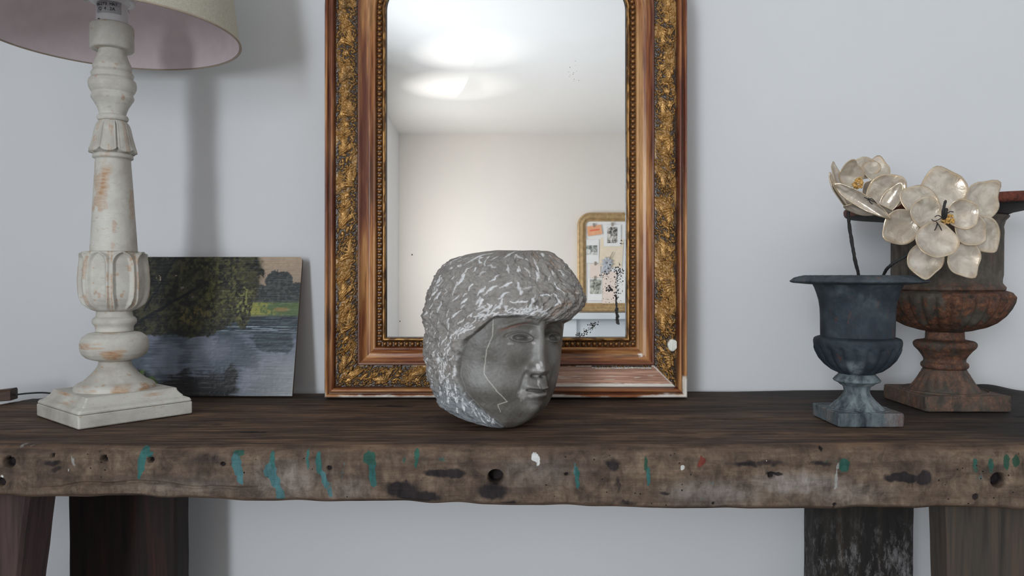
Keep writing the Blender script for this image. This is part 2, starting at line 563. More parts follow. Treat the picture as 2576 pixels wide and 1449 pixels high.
# where on the slab: 0 = worn blackish top right, 1 = brown
topdark = np.where(k0, ss(0.15, 0.75, X + (Y - 1.1) * 1.0 + 0.5 * (fbm(X * 4, Y * 12, seed=61) - .5)), 0)
topdark = np.maximum(topdark, np.where(k0, 0.55 * ss(1.17, 1.27, Y), 0))
isfront = np.where(k2, 1.0, np.where(k1, TT, 0.0))
V = np.stack([X, Y - 1.13, Z + TOP], -1)
Fq = grid_faces(nx, npf, False, True, flip=True)
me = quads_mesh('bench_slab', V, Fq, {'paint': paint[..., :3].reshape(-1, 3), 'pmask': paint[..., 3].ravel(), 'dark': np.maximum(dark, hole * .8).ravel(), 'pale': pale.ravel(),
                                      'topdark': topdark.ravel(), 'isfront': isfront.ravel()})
bm = bmesh.new(); bm.from_mesh(me); bm.verts.ensure_lookup_table()
bm.faces.new([bm.verts[k] for k in range(npf)]); bm.faces.new([bm.verts[(nx - 1) * npf + k] for k in reversed(range(npf))])
bm.to_mesh(me); bm.free(); smooth(me)

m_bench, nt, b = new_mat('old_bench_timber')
v1 = coords(nt, (5, 70, 70)); v2 = coords(nt, (1, 1, 1)); v3 = coords(nt, (30, 90, 12))
g1 = noise(nt, v1, 1.6, 8, 0.65, 0.4)
g2 = noise(nt, v2, 14, 5, 0.6)
g3 = noise(nt, v2, 160, 4, 0.7)
topc = ramp(nt, g1, [(0.30, alb(26, 20, 17, 1.0)), (0.46, alb(72, 54, 42)), (0.58, alb(108, 82, 63)), (0.75, alb(146, 116, 90))])
topdk = ramp(nt, g1, [(0.30, alb(16, 15, 14)), (0.5, alb(38, 34, 31)), (0.7, alb(62, 56, 51))])
tcol = mix(nt, attr(nt, 'topdark', 'Fac'), topc, topdk)
frn = noise(nt, v2, 46, 10, 0.74, 0.5)
fr2 = noise(nt, coords(nt, (26, 60, 7)), 3.0, 8, .7, .4)
fr3 = noise(nt, coords(nt, (3, 30, 30)), 2.2, 6, .65)
frc = ramp(nt, frn, [(0.30, alb(34, 27, 22)), (0.42, alb(82, 64, 51)), (0.54, alb(124, 101, 80)), (0.72, alb(166, 141, 114))])
frg = ramp(nt, fr2, [(0.32, alb(52, 41, 34)), (0.52, alb(112, 94, 78)), (0.7, alb(150, 132, 112))])
frc = mix(nt, 0.45, frc, frg)
frc = mix(nt, ramp(nt, fr3, [(0.45, (0, 0, 0, 1)), (0.66, (.65, .65, .65, 1))]), frc, alb(72, 55, 44))
frc = mix(nt, mth(nt, 'MULTIPLY', attr(nt, 'pale', 'Fac'), ramp(nt, frn, [(0.35, (.25, .25, .25, 1)), (0.6, (1, 1, 1, 1))])), frc, ramp(nt, fr2, [(0.3, alb(120, 108, 98)), (0.7, alb(176, 170, 164))]))
topc = mix(nt, ramp(nt, noise(nt, coords(nt, (2, 9, 9)), 2.4, 5, .6, .5), [(0.46, (0, 0, 0, 1)), (0.66, (.75, .75, .75, 1))]), tcol, mix(nt, attr(nt, 'topdark', 'Fac'), ramp(nt, g1, [(.3, alb(84, 60, 46)), (.7, alb(150, 118, 90))]), ramp(nt, g1, [(.3, alb(22, 19, 17)), (.7, alb(66, 56, 50))])))
base = mix(nt, attr(nt, 'isfront', 'Fac'), topc, frc)
blot = ramp(nt, g2, [(0.42, (0, 0, 0, 1)), (0.62, (1, 1, 1, 1))])
base = mix(nt, mth(nt, 'MULTIPLY', blot, 0.40), base, ramp(nt, frn, [(.4, alb(36, 29, 27)), (.7, alb(86, 68, 62))]))
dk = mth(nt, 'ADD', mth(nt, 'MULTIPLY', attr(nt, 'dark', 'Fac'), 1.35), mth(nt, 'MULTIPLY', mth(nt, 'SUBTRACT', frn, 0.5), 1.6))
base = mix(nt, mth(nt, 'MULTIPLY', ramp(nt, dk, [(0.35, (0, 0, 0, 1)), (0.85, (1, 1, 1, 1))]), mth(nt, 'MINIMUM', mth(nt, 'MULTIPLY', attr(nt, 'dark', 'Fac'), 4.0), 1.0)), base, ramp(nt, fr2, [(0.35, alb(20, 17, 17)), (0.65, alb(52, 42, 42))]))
pk = mth(nt, 'ADD', mth(nt, 'ADD', attr(nt, 'pmask', 'Fac'), mth(nt, 'MULTIPLY', mth(nt, 'SUBTRACT', frn, 0.52), 1.9)), mth(nt, 'MULTIPLY', mth(nt, 'SUBTRACT', g3, 0.5), 1.2))
pcol = mix(nt, 1.0, attr(nt, 'paint'), ramp(nt, fr2, [(.35, (.55, .55, .55, 1)), (.6, (1.1, 1.1, 1.1, 1))]), 'MULTIPLY')
base = mix(nt, ramp(nt, pk, [(0.40, (0, 0, 0, 1)), (0.66, (.9, .9, .9, 1))]), base, pcol)
# worm holes
vo = N(nt, 'ShaderNodeTexVoronoi'); vo.inputs['Scale'].default_value = 95
nt.links.new(v2, vo.inputs['Vector'])
wn = noise(nt, v2, 11, 2)
wh = mth(nt, 'MULTIPLY', mth(nt, 'LESS_THAN', vo.outputs['Distance'], 0.10), mth(nt, 'GREATER_THAN', wn, 0.52))
base = mix(nt, mth(nt, 'MULTIPLY', wh, attr(nt, 'isfront', 'Fac')), base, (0.012, 0.009, 0.007, 1))
nt.links.new(base, b.inputs['Base Color'])
b.inputs['Roughness'].default_value = 0.72
b.inputs['Specular IOR Level'].default_value = 0.3
hh = mth(nt, 'ADD', g1, mth(nt, 'MULTIPLY', frn, 0.7)); hh = mth(nt, 'SUBTRACT', hh, mth(nt, 'MULTIPLY', wh, 0.8))
bump(nt, b, hh, 0.8, 0.003)
link('slab', me, m_bench, bench)


def leg_mat(name, c1, c2, c3, streak=None):
    m, nt, b = new_mat(name)
    v = coords(nt, (60, 60, 3.5)); g = noise(nt, v, 1.2, 7, .6, .3)
    c = ramp(nt, g, [(0.3, c1), (0.5, c2), (0.72, c3)])
    if streak is not None:
        sp = N(nt, 'ShaderNodeSeparateXYZ'); nt.links.new(coords(nt), sp.inputs[0])
        lowz = ramp(nt, sp.outputs['Z'], [(0.0, (1, 1, 1, 1)), (0.61, (1, 1, 1, 1)), (0.675, (0, 0, 0, 1))])
        n2 = noise(nt, coords(nt, (95, 95, 34)), 1, 8, .8, .3)
        wm = mth(nt, 'MULTIPLY', ramp(nt, n2, [(0.50, (0, 0, 0, 1)), (0.66, (.75, .75, .75, 1))]), lowz)
        c = mix(nt, wm, c, streak)
    nt.links.new(c, b.inputs['Base Color']); b.inputs['Roughness'].default_value = .75
    bump(nt, b, g, .5, .003)
    return m


m_lred = leg_mat('dark_red_leg_timber', alb(14, 10, 9), alb(36, 22, 18), alb(62, 30, 24))
m_lrose = leg_mat('rosy_brown_leg_timber', alb(40, 26, 22), alb(74, 52, 50), alb(92, 68, 62))
m_lgrey = leg_mat('grey_brown_leg_timber', alb(38, 34, 28), alb(66, 58, 50), alb(92, 70, 54))
m_lstr = leg_mat('black_leg_timber_with_white_scuffs', alb(20, 18, 16), alb(36, 32, 28), alb(62, 52, 40), alb(150, 145, 145))


def board(name, x0, x1, y0, y1, ztop, mat, splay=0.0, label=None):
    n = 24
    bm = bmesh.new(); rings = []
    for k in range(n + 1):
        t = k / n; z = ztop * (1 - t)
        sh = splay * t * ztop
        w1 = 0.0004 * math.sin(k * 1.7 + x0 * 9); w2 = 0.0004 * math.sin(k * 2.3 + 1)
        c = 0.004
        q = [(x0 + sh + w1, y0 + c), (x0 + sh + c + w1, y0), (x1 + sh - c + w2, y0), (x1 + sh + w2, y0 + c), (x1 + sh + w2, y1 - c), (x1 + sh - c + w2, y1), (x0 + sh + c + w1, y1), (x0 + sh + w1, y1 - c)]
        rings.append([bm.verts.new((a, b_ - 1.13, z)) for a, b_ in q])
    for a, b_ in zip(rings[:-1], rings[1:]):
        for i in range(8): bm.faces.new((a[i], a[(i + 1) % 8], b_[(i + 1) % 8], b_[i]))
    bm.faces.new(rings[0]); bm.faces.new(rings[-1][::-1])
    o = bm_obj(name, bm, mat, bench)
    if label: o['label'] = label
    return o


board('leg', -0.7245, -0.548, 1.20, 1.25, leg_top(-.64), m_lred, 0.0, 'wide dark reddish board leg at the back left')
board('leg', 0.495, 0.657, 1.20, 1.25, leg_top(.58), m_lstr, 0.0, 'black board leg with white scuffs at the back right')
board('leg', -0.80, -0.626, 0.955, 1.02, leg_top(-.7), m_lrose, -0.13, 'rosy brown splayed leg at the front left')
board('leg', 0.5695, 0.745, 0.965, 1.012, leg_top(.65), m_lgrey, 0.045, 'grey brown splayed leg at the front right')

# ------------------------------------------------------------------ big gilt mirror
KO = 0.74
mirror = empty('gilt_mirror', MB, (-LEAN, 0, 0), 'tall carved gilt framed mirror with chipped lower right corner, behind the stone head', 'mirror')
MW, MH, MR = 0.622, 0.83, 0.16


def mpath(d, part, step):
    """points (x,z) and s along the frame for inset d"""
    xl, xr = -MW / 2, MW / 2; zc = MH - MR; r = MR - d
    if part == 'U':
        n1 = int(zc / step); na = int(MR * 1.57 / step); n2 = int((MW - 2 * MR) / step)
        t1 = np.linspace(0, 1, n1, endpoint=False); ta = np.linspace(0, math.pi / 2, na, endpoint=False); t2 = np.linspace(0, 1, n2, endpoint=False)
        x = [np.full(n1, xl + d), xl + MR - r * np.cos(ta), xl + MR + t2 * (MW - 2 * MR), xr - MR + r * np.sin(ta), np.full(n1 + 1, xr - d)]
        z = [d + t1 * (zc - d), zc + r * np.sin(ta), np.full(n2, MH - d), zc + r * np.cos(ta), zc - np.linspace(0, 1, n1 + 1) * (zc - d)]
        L = [zc, MR * 1.57, MW - 2 * MR, MR * 1.57, zc]
        s = []; a = 0
        for l, q in zip(L, x):
            s.append(a + np.linspace(0, l, len(q), endpoint=(q is x[-1]))); a += l
        return np.concatenate(x), np.concatenate(z), np.concatenate(s)
    n = int(MW / step)
    t = np.linspace(0, 1, n)
    return xr - d - t * (MW - 2 * d), np.full(n, d), t * MW


def sweep(prof, step, dstep, fn):
    """prof [(d,h)]; fn(part, S, D, H, Xw, Zw) -> H, colour; returns mesh"""
    pr = dense_profile(prof, dstep)
    Vs, Fs, Cs, UV, off = [], [], [], [], 0
    for part in ('U', 'B'):
        rows = [mpath(d, part, step) for d in pr[:, 0]]
        Xm = np.stack([r[0] for r in rows], 1); Zm = np.stack([r[1] for r in rows], 1); S = np.stack([r[2] for r in rows], 1)
        D = np.repeat(pr[:, 0][None], len(Xm), 0); H = np.repeat(pr[:, 1][None], len(Xm), 0)
        H, C = fn(part, S, D, H, Xm, Zm)
        V = np.stack([Xm, -H, Zm], -1)
        Vs.append(V.reshape(-1, 3)); Cs.append(C.reshape(-1, C.shape[-1]))
        UV.append(np.stack([S, D], -1).reshape(-1, 2))
        Fs.append(grid_faces(*D.shape, off=off, flip=True)); off += D.size
    C = np.vstack(Cs)
    return quads_mesh('frame_sweep', np.vstack(Vs), np.vstack(Fs), {'Col': C[:, :3], 'gold': C[:, 3]}, np.vstack(UV))


def varnish_col(part, S, D, sd, dark_amt=0.0):
    so = S + (7.3 if part == 'B' else 0)
    n1 = fbm(so * 6, D * 60, oct=3, seed=sd); n2 = fbm(so * 14, D * 420, oct=4, seed=sd + 3)
    amber = np.array(alb(178, 124, 66)); mid = np.array(alb(142, 84, 42)); red_ = np.array(alb(98, 46, 24)); dk_ = np.array(alb(48, 24, 14))
    t = np.clip(n1 * 1.3 - .15 + (n2 - .5) * 1.0, 0, 1)
    c = mixc(np.broadcast_to(red_[:3], S.shape + (3,)), np.broadcast_to(mid[:3], S.shape + (3,)), ss(0.15, 0.5, t))
    c = mixc(c, np.broadcast_to(amber[:3], S.shape + (3,)), ss(0.5, 0.85, t))
    c = mixc(c, np.broadcast_to(dk_[:3], S.shape + (3,)), np.clip(ss(0.62, .85, fbm(so * 9, D * 90, oct=3, seed=sd + 8)) * .8 + dark_amt, 0, 1))
    return c


WHT = np.array(alb(215, 208, 198))[:3]


def chip_edges(part, S, D, Xm, Zm, c, g, H):
    """gesso showing along the worn bottom edge and the lower right corner"""
    n = fbm(Xm * 60, Zm * 160 + 3, oct=4, seed=91)
    wx = np.interp(Xm, [-0.31, -0.27, -0.15, 0.1, 0.17, 0.22, 0.25, 0.31], [0.25, .9, 1, .9, .25, .15, 1.0, 1.0])
    m_ = ss(0.0075, 0.003, D + (n - .5) * 0.009 + (1 - wx) * 0.006) * (1 if part == 'B' else 0)
    if part == 'U':
        m_ = np.maximum(m_, ss(0.011, 0.008, D + (n - .5) * 0.003) * ss(0.038, 0.034, Zm + (n - .5) * .01) * (Xm > 0))
        m_ = np.maximum(m_, ss(0.006, 0.002, D) * ss(0.02, 0.0, Zm + (n - .5) * .01) * (Xm < 0) * .9)
    c = mixc(c, np.broadcast_to(WHT, c.shape), m_)
    return c, g * (1 - m_), H - 0.0012 * m_


def f_outer(part, S, D, H, Xm, Zm):
    c = varnish_col(part, S, D, 101)
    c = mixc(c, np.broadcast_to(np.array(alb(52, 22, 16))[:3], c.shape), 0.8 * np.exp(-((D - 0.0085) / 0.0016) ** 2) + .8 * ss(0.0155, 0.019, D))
    g = np.zeros_like(S)
    c, g, H = chip_edges(part, S, D, Xm, Zm, c, g, H)
    return H, np.concatenate([c, g[..., None]], -1)


m_frame, nt, b = new_mat('varnished_faux_grain_and_gold')
cc = attr(nt, 'Col'); gd = attr(nt, 'gold', 'Fac')
uvv = coords(nt, (6, 260, 1), 'UV'); gn = noise(nt, uvv, 5, 6, .65)
fine = noise(nt, coords(nt), 420, 4, .6)
c2 = mix(nt, 1.0, cc, ramp(nt, gn, [(0.25, (0.55, 0.52, 0.5, 1)), (0.7, (1.25, 1.25, 1.25, 1))]), 'MULTIPLY')
nt.links.new(c2, b.inputs['Base Color'])
nt.links.new(mth(nt, 'MULTIPLY', gd, 0.75), b.inputs['Metallic'])
nt.links.new(ramp(nt, gd, [(0, (.30, .30, .30, 1)), (1, (.42, .42, .42, 1))]), b.inputs['Roughness'])
b.inputs['Coat Weight'].default_value = 0.12; b.inputs['Coat Roughness'].default_value = 0.2
bump(nt, b, mth(nt, 'ADD', gn, fine), 0.25, 0.0006)

me = sweep([(0, 0.0), (0.0, 0.054), (0.0015, 0.059), (0.0035, 0.0615), (0.006, 0.060), (0.0082, 0.056), (0.0095, 0.0575), (0.0115, 0.063), (0.014, 0.065), (0.0165, 0.0625), (0.0185, 0.056), (0.0195, 0.054)], 0.0016, 0.0012, f_outer)
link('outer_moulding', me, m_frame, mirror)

# relief tile: acanthus scrolls, rosettes, small leaves
TW, TL = 0.036, 0.130
tnx, tny = 96, 340
tx, ty = np.meshgrid(np.linspace(0, TW, tnx), np.linspace(0, TL, tny, endpoint=False), indexing='xy')
TH = np.zeros_like(tx)


def tleaf(cx, cy, ang, L, Wd, h, curl=0.0):
    global TH
    for oy in (-TL, 0, TL):
        dx, dy = tx - cx, ty - (cy + oy)
        a = (dx * math.cos(ang) + dy * math.sin(ang)) / L
        bb = (-dx * math.sin(ang) + dy * math.cos(ang)) - curl * L * a * a
        wv = Wd * np.sin(np.pi * np.clip(a, 0.001, 0.999)) ** 0.75
        u = np.abs(bb) / np.maximum(wv, 1e-5)
        ok = (a > 0) & (a < 1) & (u < 1)
        hh_ = h * (1 - u ** 2) ** 0.6 * (1 - 0.35 * np.exp(-(bb / (Wd * .18)) ** 2)) * (0.6 + 0.4 * np.sin(np.pi * a))
        TH = np.where(ok, np.maximum(TH, hh_), TH)


def tball(cx, cy, r, h):
    global TH
    for oy in (-TL, 0, TL):
        d = np.hypot(tx - cx, ty - cy - oy) / r
        TH = np.maximum(TH, np.where(d < 1, h * np.sqrt(np.clip(1 - d * d, 0, 1)), 0))


rt = random.Random(4)
for _ in range(230):
    tleaf(rt.uniform(0.002, .034), rt.uniform(0, TL), rt.uniform(0, 6.28), rt.uniform(.0035, .008), rt.uniform(.0007, .0015), rt.uniform(.0022, .0050), rt.uniform(-.5, .5))
for cy0, sg in ((0.02, 1), (0.085, -1)):
    # big swirling acanthus
    mx = TW / 2
    for k in range(7):
        q = k / 6
        tleaf(mx - sg * (0.014 - 0.004 * q), cy0 + 0.004 + 0.003 * k, (0.25 + 0.13 * k) if sg > 0 else (math.pi - 0.25 - 0.13 * k), 0.026 - 0.0015 * k, 0.0019, 0.0062 - 0.0004 * k, 0.22 * sg)
    for k in range(5):
        tleaf(mx + sg * 0.012, cy0 + 0.012, (2.2 + 0.35 * k) if sg > 0 else (math.pi - 2.2 - 0.35 * k), 0.013, 0.0015, 0.005, -.3 * sg)
    ry = cy0 + 0.040
    for k in range(7):
        tleaf(mx - sg * 0.003 + 0.002 * math.cos(k * .9), ry + 0.002 * math.sin(k * .9), k * 0.9, 0.0075, 0.0018, 0.0048)
    tball(mx - sg * .003, ry, 0.0032, 0.0062)
    for k in range(5): tball(mx + sg * (0.010 + 0.002 * math.sin(k)), ry - 0.008 + k * 0.0035, 0.0017, 0.0042)
    for k in range(3): tleaf(mx - sg * 0.006 + k * .005 * sg, ry + 0.012, 1.3 + .3 * k, 0.012, 0.0024, 0.0048)


def relief(S, D):
    v = ((D - 0.0195) / TW) * (tnx - 1); u = ((S % TL) / TL) * tny
    v = np.clip(v, 0, tnx - 1.001); u0 = np.floor(u).astype(int); fu = u - u0; v0 = np.floor(v).astype(int); fv = v - v0
    u1 = (u0 + 1) % tny; u0 = u0 % tny; v1 = v0 + 1
    return (TH[u0, v0] * (1 - fu) * (1 - fv) + TH[u1, v0] * fu * (1 - fv) + TH[u0, v1] * (1 - fu) * fv + TH[u1, v1] * fu * fv)


def f_band(part, S, D, H, Xm, Zm):
    so = S + (3.1 if part == 'B' else 0)
    w_ = 0.004 * (fbm(so * 40, D * 100, oct=2, seed=7) - .5)
    R_ = relief(S + w_ + 0.01, D + 0.5 * w_)
    edge = ss(0.0195, 0.0225, D) * ss(0.0558, 0.053, D)
    R_ = R_ * (0.8 + 0.5 * fbm(so * 11, D * 20, oct=2, seed=8)) * edge
    fine_ = (fbm(so * 700, D * 700, oct=2, seed=12) - .5) * 0.0016
    Hn = H + R_ + fine_ * edge
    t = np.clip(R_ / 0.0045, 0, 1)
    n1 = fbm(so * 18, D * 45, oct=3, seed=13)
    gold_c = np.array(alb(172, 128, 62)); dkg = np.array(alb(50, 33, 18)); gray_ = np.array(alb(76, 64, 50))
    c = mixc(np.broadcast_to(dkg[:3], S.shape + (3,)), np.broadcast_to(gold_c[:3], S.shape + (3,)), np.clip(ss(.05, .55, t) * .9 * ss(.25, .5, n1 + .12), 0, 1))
    # browned high points of the biggest leaves
    c = mixc(c, np.broadcast_to(gray_[:3], c.shape), 0.75 * ss(.85, 1.1, R_ / 0.0045) * ss(.62, .45, n1))
    flat_y = ss(.5, .68, fbm(so * 25, D * 60, oct=2, seed=19))
    c = mixc(c, np.broadcast_to(np.array(alb(172, 128, 60))[:3], c.shape), flat_y * (1 - t) * .8)
    g = np.clip(0.05 + .95 * t, 0, 1)
    # lost ornament: bare pinkish wood along the lower right, white gesso rims
    if part == 'B':
        lim = -0.118 + 0.004 * (vnoise(D * 900, D * 0, seed=3) - .5)
        bare = ((Xm > lim) & (Xm < MW / 2 - D - 0.002)).astype(float)
        topedge = 0.0545 - 0.0035 * ((Xm > 0.147) & (Xm < .25)) + 0.0012 * (fbm(Xm * 120, Xm * 0, oct=3, seed=5) - .5)
        inb = bare * (D < topedge)
        stripe = fbm(Xm * 12, D * 900, oct=4, seed=23)
        wood = mixc(np.broadcast_to(np.array(alb(140, 98, 76))[:3], c.shape), np.broadcast_to(np.array(alb(186, 142, 118))[:3], c.shape), ss(.3, .7, stripe))
        wood = mixc(wood, np.broadcast_to(WHT, c.shape), np.clip(ss(.58, .7, fbm(Xm * 40, D * 500, oct=4, seed=24)) * ss(.5, .65, fbm(Xm * 20, D * 60, oct=2, seed=25)), 0, 1) * .6)
        c = c * (1 - inb[..., None]) + wood * inb[..., None]
        Hn = Hn * (1 - inb) + (H + 0.0008 * (stripe - .5) - 0.001) * inb
        rim = bare * np.clip(ss(0.0255, 0.0235, D + 0.0014 * (fbm(Xm * 90, D * 0, oct=3, seed=29) - .5)) + ss(0.0016, 0.0006, np.abs(D - topedge)) * (Xm > .12), 0, 1)
        rim = np.maximum(rim, ss(.0022, .001, np.abs(Xm - (MW / 2 - D - 0.003))) * .6)
        c = mixc(c, np.broadcast_to(WHT, c.shape), rim); g = g * (1 - np.maximum(inb, rim))
        Hn = Hn + .0012 * rim
    else:
        # dab of white filler on the right stile
        zz = (1004 - 870) * 0.000677
        d2 = np.hypot((D - 0.0265) / 0.0085, (Zm - zz) / 0.0105)
        m_ = ss(1.08, .92, d2 + .25 * (fbm(so * 200, D * 200, oct=2, seed=33) - .5)) * (Xm > 0)
        c = mixc(c, np.broadcast_to(np.array(alb(232, 222, 205))[:3], c.shape), m_); g = g * (1 - m_)
        Hn = Hn * (1 - m_) + (H + .0055) * m_
    return Hn, np.concatenate([c, g[..., None]], -1)


me = sweep([(0.0195, 0.054), (0.026, 0.0545), (0.040, 0.053), (0.0555, 0.050)], 0.00085, 0.0008, f_band)
link('carved_band', me, m_frame, mirror)['label'] = 'gold acanthus and rosette relief, bare wood along the lower right'


def f_cove(part, S, D, H, Xm, Zm):
    c = varnish_col(part, S, D, 131)
    c = mixc(c, np.broadcast_to(np.array(alb(186, 138, 84))[:3], c.shape), (0.75 * (Xm > 0.1) + .35) * ss(0.060, 0.074, D) * ss(.25, .6, fbm(S * 5, D * 30, seed=137)) * (1 if part == 'U' else .2))
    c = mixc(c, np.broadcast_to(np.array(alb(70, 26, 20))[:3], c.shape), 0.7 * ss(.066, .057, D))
    if part == 'B':
        nn = fbm(Xm * 160, D * 160, oct=3, seed=139)
        ch = ss(.006, .003, np.hypot(Xm - .232, (D - .0735) * 1.0) + (nn - .5) * .006) * (nn > .45)
        c = mixc(c, np.broadcast_to(WHT, c.shape), ch)
    return H, np.concatenate([c, np.zeros(S.shape + (1,))], -1)


me = sweep([(0.0555, 0.050), (0.0565, 0.0535), (0.058, 0.0545), (0.060, 0.0535), (0.064, 0.049), (0.069, 0.045), (0.075, 0.0435), (0.080, 0.0455), (0.0825, 0.0475), (0.0845, 0.0475), (0.086, 0.045), (0.0868, 0.0405)], 0.0016, 0.0012, f_cove)
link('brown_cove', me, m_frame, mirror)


def f_lip(part, S, D, H, Xm, Zm):
    n1 = fbm(S * 60, D * 300, oct=3, seed=151)
    c = mixc(np.broadcast_to(np.array(alb(70, 42, 20))[:3], S.shape + (3,)), np.broadcast_to(np.array(alb(158, 116, 60))[:3], S.shape + (3,)), ss(.35, .6, n1) * ss(.0955, .098, D) * .95 + .15)
    c = mixc(c, np.broadcast_to(np.array(alb(38, 26, 20))[:3], c.shape), ss(.1022, .1030, D))
    g = np.clip(ss(.095, .098, D) * ss(.1030, .1022, D), .2, 1)
    return H, np.concatenate([c, g[..., None]], -1)


me = sweep([(0.0868, 0.0405), (0.088, 0.039), (0.095, 0.039), (0.0965, 0.0405), (0.098, 0.043), (0.1005, 0.043), (0.1025, 0.040), (0.104, 0.034)], 0.002, 0.0009, f_lip)
link('inner_gold_lip', me, m_frame, mirror)

# beads, one object each
m_bead = simple('bronzed_bead', alb(128, 88, 46), 0.35, metal=.7, var=.35, scale=120)
bm = bmesh.new(); bmesh.ops.create_uvsphere(bm, u_segments=12, v_segments=8, radius=1.0)
for v in bm.verts: v.co = Vector((v.co.x * 0.0041, v.co.y * 0.0046, v.co.z * 0.0041))
bead_me = bpy.data.meshes.new('bead'); bm.to_mesh(bead_me); bm.free(); smooth(bead_me); bead_me.materials.append(m_bead)
for part in ('U', 'B'):
    x, z, _ = mpath(0.0915, part, 0.0005)
    seg = np.hypot(np.diff(x), np.diff(z)); cum = np.concatenate([[0], np.cumsum(seg)])
    nb = int(cum[-1] / 0.0094)
    for k in range(nb + (1 if part == 'U' else 0)):
        q = cum[-1] * (k / nb) if part == 'U' else cum[-1] * (k / nb)
        if part == 'B' and k == 0: continue
        o = link('bead', bead_me, None, mirror)
        o.location = (float(np.interp(q, cum, x)), -0.0405, float(np.interp(q, cum, z)))

# glass: shape of the opening
m_mir, nt, b = new_mat('old_silvered_glass')
b.inputs['Metallic'].default_value = 1.0; b.inputs['Roughness'].default_value = 0.012
nn = noise(nt, coords(nt), 5, 3)
nt.links.new(ramp(nt, nn, [(0.3, (0.90, 0.915, 0.91, 1)), (0.7, (0.925, 0.925, 0.915, 1))]), b.inputs['Base Color'])
d = 0.1035; xl, xr = -MW / 2 + d, MW / 2 - d; r = MR - d; zc = MH - MR
pts = [(xl, d), (xr, d), (xr, zc)] + [(xr - r + r * math.cos(a), zc + r * math.sin(a)) for a in np.linspace(0, math.pi / 2, 16)[1:]] + \
      [(xl + r - r * math.sin(a), zc + r * math.cos(a)) for a in np.linspace(0, math.pi / 2, 16)]
bm = bmesh.new()
f1 = bm.faces.new([bm.verts.new((x, GY, z)) for x, z in pts])
ex = bmesh.ops.extrude_face_region(bm, geom=[f1])
for v in ex['geom']:
    if isinstance(v, bmesh.types.BMVert): v.co.y += 0.004
bm_obj('mirror_glass', bm, m_mir, mirror)
box('wall_cleat', -.12, .12, -.004, .040, MH - .14, MH - .10, simple('cleat_wood', (0.2, .13, .08, 1)), mirror)
bk = box('back_board', -MW / 2 + 0.01, MW / 2 - 0.01, -0.028, -0.002, 0.01, MH - 0.17, simple('raw_backing_wood', (0.2, .13, .08, 1)), mirror)

# lost silvering: dark flakes lying on the glass
m_flake = simple('black_lost_silvering', (0.06, 0.052, 0.05, 1), 0.5, var=.4, scale=200)
bm = bmesh.new(); rf = random.Random(9)


def flake(px, py, rw, rh=None, ang=0.0, n=8):
    rh = rh or rw
    q, _ = on_glass(px, py)
    loc = RM.inverted() @ (q - MB)
    s = 1.29 / F
    top, bot = [], []
    for k in range(n):
        a = 2 * math.pi * k / n
        k_ = rf.uniform(.55, 1.25)
        u, v = rw * math.cos(a) * k_, rh * math.sin(a) * k_
        uu = (u * math.cos(ang) - v * math.sin(ang)) * s; vv = (u * math.sin(ang) + v * math.cos(ang)) * s
        top.append(bm.verts.new((loc.x + uu, GY - 0.0005, loc.z + vv))); bot.append(bm.verts.new((loc.x + uu, GY - 0.00001, loc.z + vv)))
    bm.faces.new(top)
    for k in range(n): bm.faces.new((top[k], bot[k], bot[(k + 1) % n], top[(k + 1) % n]))


for _ in range(60):
    t = rf.random(); flake(rf.gauss(1550 + 10 * t, 5), 745 - 75 * t + rf.gauss(0, 7), rf.uniform(.6, 2.4), rf.uniform(.8, 3.2))
for _ in range(26): flake(rf.gauss(1523, 6), rf.gauss(692, 7), rf.uniform(.6, 2.2))
for _ in range(28): flake(rf.gauss(1552, 9), rf.gauss(682, 5), rf.uniform(.6, 2.8))
for _ in range(14): flake(rf.gauss(1535, 4), rf.gauss(726, 5), rf.uniform(.8, 3.4))
for _ in range(90): flake(rf.uniform(1515, 1568), rf.uniform(680, 770), rf.uniform(.5, 1.1))
for _ in range(10): flake(rf.gauss(1563, 2), rf.gauss(608, 5), rf.uniform(.6, 2))
for _ in range(110):
    t = rf.random() ** .8; flake(1452 + 48 * t + rf.gauss(0, 4), 846 - 34 * t ** 1.4 + rf.gauss(0, 4), rf.uniform(.6, 2.0))
for k in range(34):
    py = 742 + k * 2.2; flake(1549 + 0.06 * (py - 742) * 1.1 + rf.gauss(0, .4), py, (4.6 if k > 14 else 2.6) + rf.uniform(-.6, .6), 2.6)
for _ in range(12): flake(rf.uniform(1430, 1460), rf.uniform(150, 205), rf.uniform(.5, 1.2))
flake(1037, 641, 2.2); flake(1006, 808, 1.5, 2.5)
o = bm_obj('lost_silvering_flakes', bm, m_flake, mirror); o['kind'] = 'stuff'; o['label'] = 'dark flakes and a long streak where silvering is lost'

# ------------------------------------------------------------------ carved stone head
KO = 0.74
NT, NZ = 620, 470
tab = [(636, 1300, 1312), (636.6, 1240, 1372), (641, 1205, 1382), (648, 1168, 1393), (660, 1135, 1408), (672, 1117, 1422), (685, 1107, 1433), (700, 1096, 1447), (715, 1090, 1456), (735, 1084, 1465), (752, 1080, 1468), (768, 1078, 1462),
       (785, 1076, 1447), (797, 1075, 1434), (806, 1075, 1427), (814, 1074, 1424), (850, 1072, 1420), (880, 1069, 1418), (900, 1070, 1416), (925, 1077, 1413), (950, 1083, 1408), (980, 1088, 1401), (1000, 1098, 1393), (1020, 1114, 1382),
       (1038, 1138, 1367), (1050, 1160, 1352), (1062, 1190, 1332), (1070, 1215, 1315), (1075, 1238, 1300), (1077.5, 1258, 1285), (1078, 1268, 1274)]
tab = np.array(tab)
